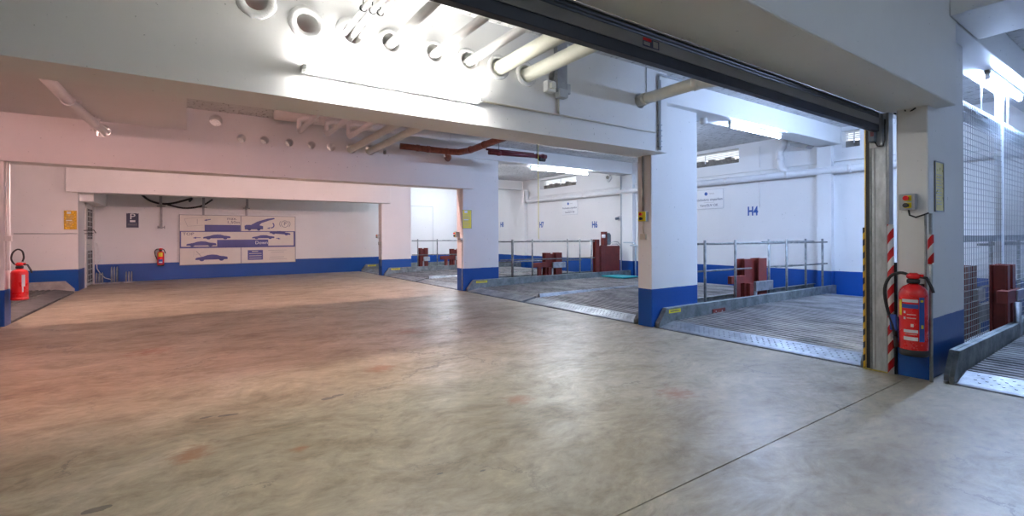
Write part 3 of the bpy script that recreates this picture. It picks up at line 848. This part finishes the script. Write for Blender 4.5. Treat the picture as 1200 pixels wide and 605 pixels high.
# long pipe on the end wall of the bays
pipe('wall_pipe', [(10.8, -6.5, 2.53), (10.8, 14.75, 2.60), (10.8, 14.82, 2.66), (10.8, 14.84, 3.0)], .075, 'white_pipe', 'long thick white pipe along the end wall of the bays', 'pipe', None, [((10.8, y, 2.53 + (y + 6.5) * .0033), (0, 1, 0)) for y in (4.0, 5.2, 6.6, 9.2, 11.6, 13.2)])
pipe('wall_pipe', [(10.81, 5.20, 2.60), (10.81, 5.34, 2.74), (10.81, 5.36, 3.08), (10.81, 5.30, 3.20), (10.81, 5.25, 3.4)], .07, 'white_pipe', 'white branch pipe rising from the long wall pipe beside bay number H4', 'pipe', None, [((10.81, 5.36, 2.95), (0, 0, 1))])
tag(MB().prism([(4.75, 3.06), (4.62, 3.16), (5.05, 3.16)], 'x', 10.60, 10.86).box(10.6, 4.62, 3.16, 10.86, 5.05, 3.2).build('wall_bracket', 'grey_plastic'), 'angled grey bracket under the ceiling right of the branch pipe', 'bracket')
for y, n in ((4.8, 'under the angled grey bracket'), (5.85, 'left of the branch pipe')):
    tag(MB().cyl((10.88, y, 1.9 if y > 5 else 2.6), (10.88, y, 3.3), .008, 8).build('wall_conduit', 'white_pipe'), 'thin white vertical conduit %s' % n, 'conduit')
t = thing('wall_breakout', 'ragged hole with pipe ends high on the wall above H6', 'hole', (10.87, 10.6, 3.02))
MB().ring((0, 0, 0.06), 'x', .05, .12, .03, 14, .25).build('ragged_edge', 'plaster', t)
MB().cyl((0, 0, .06), (-.06, 0, .06), .05, 12).build('pipe_end', 'rough_concrete', t)
t = thing('smoke_detector', 'small round white device under the beam beside the second column', 'detector', (6.65, 4.45, 2.98))
MB().lathe([(.02, 0), (.055, .02), (.06, .05), (.05, .1)], 18).build('housing', 'white_plastic', t)

# painted bay numbers
for (y, z, s) in ((6.03, 1.81, 'H4'), (11.25, 1.62, 'H6'), (14.05, 1.68, 'H7'), (16.75, 1.75, 'H8')):
    o = text('bay_number', s, .285, 'number_blue', wall_r, (WR - .0015, y, z), 'x', .001, .72, bold=.009)
    o.location = Vector(o.location) - wall_r.location
    o['label'] = 'blue stencilled ' + s

# parking notices on the end wall
def notice(y, z, label):
    t = thing('parking_notice', label, 'sign', (WR - .012, y, z), 0, 'white parking notices')
    MB().box(0, -.40, -.25, .012, .40, .25).build('panel', 'sign_white', t, bevel=.002)
    MB().box(-.002, -.395, -.245, 0, .395, -.238).box(-.002, -.395, .238, 0, .395, .245).box(-.002, -.395, -.245, 0, -.388, .245).build('border', 'grey_plastic', t)
    MB().cyl((-.002, .08, .14), (0, .08, .14), .045, 20).build('round_logo', 'number_blue', t)
    MB().box(-.002, -.15, .145, 0, .0, .152).box(-.002, -.15, .125, 0, -.02, .131).build('small_print', 'ink_grey', t)
    text('heading', 'R\u00fcckw\u00e4rts einparken', .088, 'ink_dark', t, (-.001, 0, -.01), 'x')
    MB().box(-.002, -.15, -.085, 0, .15, -.078).build('divider_print', 'ink_grey', t)
    text('subheading', 'Vans/SUV OK', .088, 'ink_dark', t, (-.001, 0, -.155), 'x')
notice(7.15, 2.17, 'white parking notice on the wall left of bay number H4')
notice(12.45, 2.24, 'white parking notice on the wall between bay numbers H7 and H6')

# hairline panel outline on the back wall
tag(MB().box(7.0, YB - .012, 2.47, 8.22, YB - .001, 2.485).box(8.205, YB - .012, .5, 8.22, YB - .001, 2.485).build('wall_conduit', 'grey_plastic'), 'hairline panel outline on the back wall between the two distant columns', 'conduit')

# ------------------------------------------------------------------ gate: roller shutter and steel jamb
t = thing('roller_shutter', 'raised dark grey roller shutter under the gate beam', 'shutter', (-6.0, 1.70, 2.19))
Lx = 11.2
MB().box(0, 0, 0, Lx, .05, .062).build('bottom_seal', 'navy_rubber', t, bevel=.004)
MB().box(0, .0, .062, Lx, .04, .125).build('end_slat', 'shutter_grey', t, bevel=.004)
g = MB()
for k, (z, r) in enumerate(((.138, .012), (.158, .011))):
    g.cyl((0, .012, z), (Lx, .012, z), r, 12)
g.build('slat', 'shutter_dark', t)
MB().box(0, -.006, .165, Lx, .05, .17).box(0, .03, .12, Lx, .05, .2).build('head_guide', 'shutter_dark', t)
st = MB().box(8.005, -.002, .073, 8.135, 0, .118).build('maker_sticker', 'ink_dark', t)
MB().box(8.005, -.003, .103, 8.07, -.002, .118).build('sticker_band', 'bright_red', st)
MB().box(8.01, -.003, .08, 8.06, -.002, .098).box(8.085, -.003, .078, 8.125, -.002, .112).build('sticker_print', 'ink_grey', st)
t = thing('shutter_jamb', 'galvanised steel guide post at the right end of the gate', 'door jamb', (5.25, 1.75, 0))
MB().box(0, -.085, 0, .10, .028, 2.36).build('front_channel', 'jamb_steel', t, bevel=.004)
MB().box(-.002, -.0005 + .028, 0, .10, .045, 2.36).build('channel_fold', 'galvanized_dirty', t)
MB().box(.005, .045, 0, .10, .075, 2.36).build('guide_slot', 'black_rubber', t)
MB().box(-.001, .075, 0, .10, .085, 2.30).build('guide_lip', 'brass', t)
MB().box(-.003, .085, .0, .08, .100, 1.32).build('hazard_tape', 'tape_yellow_black', t)
MB().box(.0, -.105, 0, .10, -.086, 2.36).build('side_channel', 'duct_grey', t)
MB().box(-.012, -.06, 2.05, 0, .04, 2.36).build('head_plate', 'duct_grey', t, bevel=.003)
o = MB().box(-.07, -.02, 2.10, -.012, .03, 2.24).build('sensor', 'dark_plastic', t, bevel=.008)
MB().box(-.075, -.015, 2.15, -.07, .012, 2.23).build('sensor_lens', 'maroon_pipe', o)
MB().tube([(-.03, -.01, 2.10), (-.03, -.03, 2.06), (-.02, -.07, 2.06), (-.015, -.08, 2.11), (-.012, -.08, 2.3)], .006, 8).build('cable', 'dark_iron', t)
MB().box(-.004, .002, .02, 0, .007, 2.1).build('groove', 'duct_grey', t)
MB().box(-.03, -.12, 0, .12, .09, .006).build('foot_seal', 'plate_yellow', t)
tag(MB().cyl((5.225, 1.628, 0), (5.225, 1.628, 1.345), .024, 16).build('bump_pole', 'tape_red_white'), 'red and white striped protection pole between the jamb and the nearest column', 'pole')
# cable clutter at the head of the jamb
tag(MB().tube([(5.3, 1.60, 2.34), (5.3, 1.56, 2.335), (5.25, 1.52, 2.35)], .01, 8).tube([(5.3, 1.62, 2.35), (5.28, 1.58, 2.33), (5.26, 1.50, 2.33), (5.24, 1.45, 2.352)], .007, 8).build('cable_bundle', 'dark_iron'), 'short dark cables under the gate beam beside the jamb', 'cable')
tag(MB().box(5.235, 1.595, .0, 5.27, 1.61, 1.0).build('cover_strip', 'black_rubber'), 'black rubber strip in the gap left of the nearest column', 'strip')

# ------------------------------------------------------------------ control boxes
def control(loc, label, w=.105, h=.135, dep=.07, body='grey_plastic', front='grey_plastic', rz=0, red=True):
    """box on a wall facing minus x; loc is its lower centre on the wall"""
    t = thing('control_box', label, 'switch box', loc, rz, 'emergency stop boxes')
    MB().box(-dep, -w / 2, 0, 0, w / 2, h).build('housing', body, t, bevel=.006)
    MB().box(-dep - .006, -w / 2 + .002, .004, -dep, w / 2 - .002, h - .004).build('front_plate', front, t)
    for z, m in ((h * .72, 'bright_red'), (h * .28, 'dark_iron')):
        if front == 'grey_plastic':
            MB().box(-dep - .008, -w * .30, z - .024, -dep - .006, w * .16, z + .024).build('yellow_field', 'label_yellow', t)
        b_ = MB().cyl((-dep - .006, 0, z), (-dep - .03, 0, z), .017, 16).cyl((-dep - .03, 0, z), (-dep - .04, 0, z), .021, 16).build('knob', m, t)
    return t
control((5.25, 1.495, 1.466), 'grey emergency stop box with red knob on the nearest column', .11, .14)
tag(MB().tube([(5.20, 1.49, 1.466), (5.19, 1.48, 1.42), (5.2, 1.44, 1.40), (5.21, 1.39, 1.42), (5.225, 1.36, 1.435)], .007, 8).build('cable', 'dark_iron'), 'short black cable under the grey box of the nearest column', 'cable')
t = thing('wall_conduit', 'metal conduit with a red and white sleeve on the corner of the nearest column', 'conduit', (5.215, 1.345, 0))
MB().cyl((0, 0, 0), (0, 0, 1.60 - .17), .013, 12).cyl((.005, .035, .52), (.005, .035, 1.42), .009, 10).build('tube', 'galvanized', t)
MB().cyl((0, 0, 1.0), (0, 0, 1.25), .021, 14).build('striped_sleeve', 'tape_red_white', t)
control((5.25, 4.43, 1.45), 'yellow and grey emergency stop box on the second column', .13, .14, .06, 'grey_plastic', 'label_yellow')
tag(MB().tube([(5.235, 4.455, 1.60), (5.235, 4.455, 2.36)], .012, 10).build('wall_conduit', 'galvanized'), 'vertical conduit above the yellow stop box on the second column', 'conduit')
tag(MB().tube([(5.235, 4.44, 1.45), (5.225, 4.45, 1.38), (5.235, 4.44, 1.28)], .008, 8).box(5.20, 4.39, 1.20, 5.248, 4.475, 1.28).build('junction_box', 'beige_pipe'), 'small beige junction box below the stop box on the second column', 'junction box')
control((5.25, 9.93, 1.24), 'small stop box on the edge of the column with the yellow notice', .1, .13, .09)
tag(MB().cyl((5.235, 9.74, .02), (5.235, 9.74, 1.2), .010, 10).box(5.2, 9.72, 1.18, 5.248, 9.86, 1.22).build('wall_conduit', 'galvanized'), 'thin conduit running down the column with the yellow notice', 'conduit')
control((5.25, 15.47, 1.22), 'small stop box on the edge of the farthest column', .1, .13, .08)
tag(MB().cyl((5.235, 15.3, .3), (5.235, 15.3, 1.1), .010, 10).box(5.2, 15.4, 1.0, 5.248, 15.48, 1.1).build('wall_conduit', 'galvanized'), 'thin conduit and box low on the farthest column', 'conduit')

# instruction plates
def plate(x0, x1, z0, z1, y, mat, label, white=True):
    t = thing('instruction_plate', label, 'sign', ((x0 + x1) / 2, y, z0), 0)
    w = (x1 - x0) / 2; h = z1 - z0
    MB().box(-w, -.008, 0, w, 0, h).build('panel', mat, t, bevel=.002)
    MB().box(-w, -.012, 0, -w + .01, 0, h).box(w - .01, -.012, 0, w, 0, h).box(-w, -.012, 0, w, 0, .01).box(-w, -.012, h - .01, w, 0, h).build('frame', 'sign_frame' if mat != 'plate_gold' else 'plate_gold', t)
    g = MB(); z = h - .12
    while z > .05:
        g.box(-w * .7, -.010, z, w * random.uniform(.2, .7), -.008, z + .006); z -= .026
    g.build('small_print', 'ink_grey', t)
    if white:
        MB().box(-w * .55, -.011, h * .82, w * .1, -.009, h * .95).build('white_field', 'sign_white', t)
        MB().box(-w * .7, -.011, h * .45, w * .3, -.009, h * .50).build('white_field', 'sign_white', t)
plate(5.395, 5.63, 1.452, 1.895, 1.368, 'plate_yellow', 'framed yellowish instruction plate on the nearest column', False)
plate(5.228, 5.452 + .02, 1.442, 1.877, 9.709, 'label_yellow', 'bright yellow instruction plate on the middle column')
plate(-2.408, -2.183, 1.475, 1.922, 15.30, 'plate_gold', 'shiny golden instruction plate on the left wall beside the louvred door', True)

# ------------------------------------------------------------------ conduits on the near beam
pipe('beam_conduit', [(2.4, 4.085, 2.60), (3.38, 4.085, 2.60), (3.44, 4.085, 2.605), (5.06, 4.085, 2.60)], .010, 'beige_pipe', 'thin conduit along the near beam right of the tube lamp', 'conduit', seg=10)
pipe('beam_conduit', [(3.42, 4.085, 2.60), (3.42, 4.085, 2.80)], .011, 'beige_pipe', 'short vertical conduit under the grey duct box', 'conduit', seg=10)
o = MB().tube([(5.55, 4.05, 3.36), (5.15, 4.08, 3.37), (5.12, 4.08, 3.34), (5.12, 4.08, 2.38)], .013, 10).tube([(5.15, 4.082, 3.30), (5.15, 4.082, 2.38)], .010, 10).build('beam_conduit', 'grey_plastic')
tag(o, 'vertical double conduit on the right end of the near beam', 'conduit')
g = MB()
for k in range(5):
    g.box(5.105, 4.062, 2.42 + k * .07, 5.165, 4.098, 2.43 + k * .07)
g.build('clip', 'wire_steel', o, loc=-o.location)
tag(MB().cyl((4.89, 4.09, 3.05), (4.89, 4.09, ZC), .006, 8).build('rod_hanger', 'grey_plastic'), 'thin vertical rod above the beige drain pipe', 'hanger')
t = thing('duct_box', 'grey cable duct with switches right of the thick cream pipes', 'cable duct', (3.43, 4.10, 2.78))
MB().box(-.07, -.07, .06, .07, 0, .62).build('trunking', 'duct_grey', t, bevel=.004)
MB().box(-.06, -.09, 0, .07, -.0, .10).build('motor_head', 'grey_plastic', t, bevel=.015)
MB().box(.07, -.07, .06, .12, -.01, .17).build('side_box', 'grey_plastic', t, bevel=.006)
o = MB().box(-.22, -.08, .04, -.10, 0, .16).build('switch', 'white_plastic', t, bevel=.01)
MB().box(-.19, -.12, .07, -.13, -.08, .13).build('switch_button', 'cream_pipe', o, bevel=.006)
# vertical conduit on the left
t = thing('wall_conduit', 'white vertical conduit on the inner edge of the left column', 'conduit', (-2.14, 9.72, 0))
MB().cyl((0, 0, .8), (0, 0, 2.36), .012, 10).cyl((.02, .02, .8), (.02, .02, 2.36), .008, 10).build('tube', 'white_pipe', t)
MB().box(-.02, -.03, 1.22, .06, .03, 1.30).build('junction', 'white_plastic', t, bevel=.005)
tag(MB().cyl((-3.25, 15.285, 1.374), (-2.17, 15.285, 1.374), .010, 10).build('wall_conduit', 'grey_plastic'), 'thin horizontal conduit on the wall below the golden plate', 'conduit')

# ------------------------------------------------------------------ fire extinguishers
def extinguisher(loc, rz, r, h, label, stand=False, big=True):
    """front of the cylinder faces local minus x"""
    t = thing('fire_extinguisher', label, 'fire extinguisher', loc, rz)
    MB().lathe([(r * .96, 0.05 * h), (r, .07 * h), (r, .86 * h), (r * .93, .91 * h), (r * .72, .955 * h), (r * .40, .985 * h), (r * .30, h)], 36).build('tank', 'bright_red', t)
    MB().lathe([(r * .98, 0), (r * 1.03, .01), (r * 1.03, .085 * h), (r * .99, .09 * h)], 36).build('foot_ring', 'black_rubber' if big else 'bright_red', t)
    MB().lathe([(r * .42, 0), (r * .46, .01), (r * .46, .03), (r * .34, .04)], 20, (0, 0, h)).build('neck_ring', 'black_rubber', t)
    v = MB().lathe([(r * .38, .04), (r * .5, .05), (r * .46, .075), (r * .25, .09)], 20, (0, 0, h)).build('valve', 'bright_red', t)
    MB().box(-.01, -.07 * r / .1, h + .055, .012, .02, h + .08).build('pin_lever', 'bright_red', v)
    MB().tube([(0, -.02, h + .06), (0, -r * .9, h + .05), (0, -r * 1.25, h - .03), (0, -r * 1.35, h - .07)], .012, 10).build('squeeze_handle', 'black_rubber', t)
    hp = [(0, .03, h + .07), (0, r * .9, h + .085), (-.01, r * 1.6, h + .05), (-.02, r * 2.0, h - .06), (-.02, r * 1.85, h - .22), (-.02, r * 1.45, h - .36), (-.03, r * 1.22, h - .47)]
    sm = smooth(hp)
    return t, sm, v
t, sm, v = extinguisher((5.12, 1.437, .225), 0, .098, .61, 'large red fire extinguisher hanging on the nearest column')
MB().tube(sm, .0125, 12).build('hose', 'black_rubber', t)
MB().cyl(sm[-1], sm[-1] + Vector((0, -.012, -.09)), .017, 12).build('nozzle', 'black_rubber', t)
MB().box(-.03, .11, .19, -.005, .16, .33).build('hose_clip', 'label_blue', t, bevel=.008)
MB().box(.06, -.04, .40, .13, .04, .46).box(.12, -.05, .1, .13, .05, .6).build('wall_bracket', 'dark_iron', t)
# tank label (all angles round the tank, pi = towards the corridor)
c = PI + .18
lab = MB().patch(.098, c - .72, c + .78, .13, .50).build('tank_label', 'bright_red', t)
MB().patch(.0996, c - .72, c + .40, .455, .48).build('label_title', 'sign_white', lab)
MB().patch(.0996, c - .74, c + .42, .405, .44).patch(.0996, c + .47, c + .86, .13, .50).build('label_blue_field', 'label_blue', lab)
for a0_, a1_, z0_, z1_ in ((-.60, .38, .20, .225), (-.60, .38, .135, .165), (-.60, -.45, .31, .33), (-.60, -.45, .36, .38)):
    MB().patch(.0996, c + a0_, c + a1_, z0_, z1_).build('label_white_field', 'sign_white', lab)
MB().patch(.0996, c - .35, c + .25, .35, .356).patch(.0996, c - .35, c + .25, .32, .326).patch(.0996, c - .1, c + .1, .25, .275).patch(.0996, c - .5, c + .3, .185, .19).build('label_print', 'sign_cream', lab)
MB().patch(.101, c + .56, c + .76, .46, .478).patch(.101, c + .6, c + .76, .24, .27).build('pictogram', 'label_yellow', lab)
o = MB().patch(.0996, c - 1.05, c - .78, .34, .47).build('inspection_sticker', 'label_yellow', t); o['label'] = 'yellow inspection sticker'

t, sm, v = extinguisher((-2.03, 9.83, .36), PI / 2, .095, .46, 'red fire extinguisher hanging on the column at the left edge', big=False)
MB().patch(.0955, PI - .25 + 0, PI + .25, .08, .38).build('tank_label', 'bright_red', t)
MB().patch(.0968, PI - .78 + 1.2, PI - .40 + 1.2, .20, .37).patch(.0968, PI + .45, PI + .62, .12, .2).build('label_title', 'sign_white', t)
lp = [(0, .01 + .0, .50), (0, .055, .53), (0, .085, .60), (0, .07, .69), (0, .02, .74), (0, -.03, .71), (0, -.045, .62), (0, -.03, .56)]
MB().tube(smooth(lp), .011, 10).build('hose', 'black_rubber', t)

t, sm, v = extinguisher((-.655, 17.62, .43), PI / 2 , .085, .44, 'small red fire extinguisher on the back wall left of the picture board', big=True)
MB().tube(smooth([(0, .03, .50), (0, .09, .50), (0, .135, .44), (0, .13, .34), (0, .10, .25), (0, .075, .18)]), .012, 10).build('hose', 'black_rubber', t)
cc_ = PI
MB().patch(.086, cc_ - .6, cc_ + .6, .28, .40).build('label_field', 'label_yellow', t)
MB().patch(.086, cc_ - .6, cc_ + .6, .08, .2).build('label_blue_field', 'label_blue', t)
MB().patch(.087, cc_ - .5, cc_ + .5, .10, .13).build('label_white_field', 'sign_white', t)

# ------------------------------------------------------------------ back wall: instruction board
bx, bz, bw, bh = -.19, .432, 3.25, 1.535
t = thing('picture_board', 'large cream instruction board with blue cars on the back wall', 'board', (bx, YB - .05, bz))
MB().box(0, 0, 0, bw, .045, bh).build('panel', 'sign_cream', t, bevel=.004)
MB().box(-.012, -.006, -.012, .006, .05, bh + .012).box(bw - .006, -.006, -.012, bw + .012, .05, bh + .012).box(0, -.006, -.012, bw, .05, .006).box(0, -.006, bh - .006, bw, .05, bh + .012).build('frame', 'sign_frame', t)
r1, r2 = bh * (1 - .655), bh * (1 - .325)     # row lines
def P_(name, polys, mat='sign_blue', lab=None):
    mb = MB()
    for pl in polys:
        mb.prism(pl, 'y', -.003, 0)
    o = mb.build(name, mat, t)
    if lab: o['label'] = lab
    return o
def R_(x0, z0, x1, z1):
    return [(x0, z0), (x1, z0), (x1, z1), (x0, z1)]
def circ(cx, cz, r, n=14):
    return [(cx + r * math.cos(2 * PI * k / n), cz + r * math.sin(2 * PI * k / n)) for k in range(n)]
CAR = [(.0, .055), (-.005, .12), (.03, .165), (.14, .20), (.25, .235), (.36, .30), (.50, .325), (.64, .31), (.76, .245), (.88, .225), (.98, .195), (1.0, .12), (.985, .06)]
def car(x, z, L, flip=False, rot=0.0, hs=1.0):
    out = []
    for poly in (CAR, circ(.19, .06, .075), circ(.80, .06, .075)):
        q = []
        for (a, b_) in poly:
            if flip: a = 1 - a
            a *= L; b_ *= L * hs
            q.append((x + a * math.cos(rot) - b_ * math.sin(rot), z + a * math.sin(rot) + b_ * math.cos(rot)))
        out.append(q)
    return out
xm = 1.63
P_('divider', [R_(xm - .012, r2, xm + .012, bh), R_(xm - .012, 0, xm + .012, r1)], 'sign_frame')
P_('row_frame', [R_(.0, r1 - .02, bw, r1 + .028), R_(.0, r2 - .02, bw, r2 + .006), R_(.0, r1, .035, r2), R_(bw - .05, r1, bw - .0, r2)])
P_('blue_field', [R_(.64, r2, xm - .012, r2 + .20), R_(.97, r1 + .02, 2.42, r1 + .235)])
P_('car_picture', car(.60, r1 + .255, .74, hs=.62), lab='upper blue car silhouette on the left of the middle row')
P_('car_picture', car(.17, r1 + .035, .78, hs=.62), lab='lower blue car silhouette on the left of the middle row')
P_('car_picture', car(1.95, r1 + .255, .66, hs=.6), lab='blue car silhouette on the right of the middle row')
P_('car_picture', car(2.46, r1 + .425, .64, hs=.6, rot=-.10), lab='tilted blue car silhouette at the right end of the middle row')
P_('car_picture', car(.40, .11, .86, hs=.70), lab='blue car silhouette in the bottom left field')
hood = [(1.74, r2 + .06), (1.73, r2 + .18), (1.78, r2 + .21), (1.92, r2 + .21), (2.10, r2 + .32), (2.40, r2 + .42), (2.60, r2 + .45), (2.62, r2 + .41), (2.45, r2 + .36), (2.22, r2 + .27), (2.16, r2 + .20), (2.27, r2 + .17), (2.27, r2 + .07)]
P_('hood_picture', [hood, circ(1.87, r2 + .07, .05), circ(2.14, r2 + .07, .05)], lab='blue car with an open bonnet')
arc = [(2.52 + .09 * math.cos(a), r2 + .20 + .10 * math.sin(a)) for a in [-1.9 + k * .33 for k in range(10)]]
arc2 = [(2.52 + .055 * math.cos(a), r2 + .20 + .065 * math.sin(a)) for a in [-1.9 + k * .33 for k in range(10)]]
P_('turn_arrow', [arc + arc2[::-1], [(2.46, r2 + .08), (2.38, r2 + .10), (2.48, r2 + .14)]])
def ringp(cx, cz, rx, rz_, w_, n=26):
    out = []
    for k in range(n):
        a0, a1 = 2 * PI * k / n, 2 * PI * (k + 1) / n
        out.append([(cx + rx * math.cos(a0), cz + rz_ * math.sin(a0)), (cx + rx * math.cos(a1), cz + rz_ * math.sin(a1)), (cx + (rx - w_) * math.cos(a1), cz + (rz_ - w_) * math.sin(a1)), (cx + (rx - w_) * math.cos(a0), cz + (rz_ - w_) * math.sin(a0))])
    return out
P_('letter_ring', ringp(2.93, r2 + .25, .115, .115, .012) + [q for q in ringp(2.93, r2 + .25, .17, .15, .012) if abs(sum(p[1] for p in q) / 4 - r2 - .25) < .10], 'ink_dark')
text('letter_p', 'P', .17, 'ink_dark', t, (2.935, -.002, r2 + .25), 'y')
text('height_text', 'max.', .13, 'ink_dark', t, (1.38, -.002, r2 + .405), 'y', sx=1.15)
text('height_text', '1,50m', .13, 'ink_dark', t, (1.42, -.002, r2 + .285), 'y', sx=1.15)
text('top_text', 'TOP', .125, 'ink_dark', t, (.22, -.002, r2 - .09), 'y', sx=1.2)
text('down_text', 'Down', .15, 'sign_white', t, (2.22, -.0045, r1 + .13), 'y')
def line(x0, z0, x1, z1, w_=.008):
    d_ = Vector((x1 - x0, z1 - z0)); n_ = Vector((-d_.y, d_.x)).normalized() * w_ / 2
    return [(x0 + n_.x, z0 + n_.y), (x0 - n_.x, z0 - n_.y), (x1 - n_.x, z1 - n_.y), (x1 + n_.x, z1 + n_.y)]
P_('line_drawing', [line(.12, r2 + .38, .60, r2 + .44), line(.12, r2 + .38, .20, r2 + .15), line(.20, r2 + .15, .60, r2 + .19), line(.45, r2 + .22, .45, r2 + .38, .014), line(.42, .42, .55, .25, .02), line(.40, .30, .62, .38, .006), line(.35, .25, .36, .42, .006)], 'ink_grey')
P_('arrow', [[(.62, r2 + .34), (.70, r2 + .38), (.70, r2 + .36), (.80, r2 + .385), (.80, r2 + .36), (.70, r2 + .335), (.70, r2 + .32)], [(.33, r1 + .30), (.42, r1 + .335), (.42, r1 + .315), (.54, r1 + .315), (.54, r1 + .295), (.42, r1 + .295), (.42, r1 + .27)], [(2.80, r1 + .25), (2.72, r1 + .295), (2.72, r1 + .275), (2.66, r1 + .285), (2.66, r1 + .265), (2.72, r1 + .255), (2.72, r1 + .24)]])
P_('info_box', [R_(1.82, .10, 2.26, .42)])
o = P_('info_lines', [R_(1.94, .365, 2.12, .385)] + [R_(1.86, .15 + k * .075, 2.22, .165 + k * .075) for k in range(3)], 'sign_cream')
o.location.y = -.002
P_('small_print', [R_(2.42, .40, 2.98, .412), R_(2.50, .33, 2.90, .342), R_(2.46, .17, 2.90, .182), R_(2.44, .10, 2.98, .112)], 'ink_grey')

# P sign
t = thing('parking_sign', 'small dark blue P sign on the back wall above the small extinguisher', 'sign', (-1.487, YB - .014, 1.54))
MB().box(0, 0, 0, .34, .012, .48).build('panel', 'sign_white', t, bevel=.002)
MB().box(.028, -.002, .03, .312, 0, .45).build('blue_field', 'ink_dark', t)
text('letter_p', 'P', .24, 'sign_white', t, (.17, -.0045, .345), 'y', sx=1.15)
MB().box(.11, -.004, .19, .235, -.002, .245).build('car_mark', 'sign_white', t)
text('quote_marks', '"', .12, 'sign_white', t, (.055, -.0045, .415), 'y')
text('quote_marks', '"', .12, 'sign_white', t, (.285, -.0045, .415), 'y')
MB().box(.06, -.003, .13, .28, -.002, .136).box(.06, -.003, .10, .28, -.002, .106).build('small_print', 'ink_grey', t)

# strut brackets and black pipes above the board
for (x, zb, n) in ((-.64, 1.54, 'long strut left of the picture board'), (.42, 1.98, 'short strut above the left end of the picture board'), (1.60, 1.98, 'short strut above the middle of the picture board')):
    t = thing('wall_strut', 'grey steel ' + n, 'bracket', (x, YB - .04, zb), 0, 'wall struts above the picture board')
    MB().box(-.03, 0, 0, -.012, .04, 2.30 - zb).box(.012, 0, 0, .03, .04, 2.30 - zb).box(-.03, .03, 0, .03, .04, 2.30 - zb).build('rail', 'duct_grey', t)
    MB().box(-.10, -.03, 2.20 - zb, .10, .0, 2.23 - zb).box(-.03, -.25, 2.20 - zb, .03, .03, 2.25 - zb).build('cross_arm', 'duct_grey', t)
    if x < 0: MB().box(-.09, -.02, .03, .09, 0, .06).box(-.09, -.02, .0, -.07, .0, .09).box(.07, -.02, 0, .09, 0, .09).build('foot_clamp', 'duct_grey', t)
    MB().box(-.035, -.25, 2.25 - zb, .035, -.235, ZC - zb).build('drop_rod', 'duct_grey', t)
tag(MB().tube(smooth([(-1.08, 17.5, 2.52), (-.90, 17.5, 2.36), (-.64, 17.52, 2.279), (-.35, 17.5, 2.30), (.0, 17.5, 2.42), (.13, 17.5, 2.46), (.05, 17.5, 2.36)], 3), .03, 10).build('black_hose', 'black_rubber'), 'black bent pipe hanging over the long strut', 'pipe')
tag(MB().tube(smooth([(-.48, 17.62, 2.26), (-.1, 17.6, 2.17), (.2, 17.6, 2.20), (.42, 17.6, 2.274), (.66, 17.6, 2.46)], 3), .025, 10).build('black_hose', 'black_rubber'), 'black pipe rising right towards the second strut', 'pipe')

# bicycle wheel holders
Gb = 'wheel holders at the back left'
for (x, h, n) in ((-2.02, .30, 'left low'), (-1.70, .45, 'tall middle'), (-1.38, .30, 'right low')):
    t = thing('bike_holder', '%s wheel holder of thin bent tubes at the back wall' % n, 'bike rack', (x, 17.4, 0), 0, Gb)
    for dx in (-.06, .0, .06):
        pts = [(dx, .12, 0), (dx, .12, h * .8), (dx, .09, h * .95), (dx, .03, h), (dx, -.03, h * .95), (dx, -.06, h * .8), (dx, -.1, 0)]
        MB().tube(pts, .010, 8).build('hoop', 'galvanized', t)
    MB().box(-.12, -.12, 0, .12, -.09, .02).box(-.12, .10, 0, .12, .13, .02).build('base_bar', 'galvanized', t)
tag(MB().tube([(-2.12, 17.72, 1.13), (-2.08, 17.7, .98), (-2.05, 17.7, .80), (-2.04, 17.7, .65), (-2.11, 17.7, .52), (-2.1, 17.68, .40), (-2.02, 17.66, .25), (-1.92, 17.6, .14), (-1.75, 17.55, .08)], .011, 8).build('loose_cable', 'white_pipe'), 'loose wavy cable on the back wall right of the louvred door', 'cable')
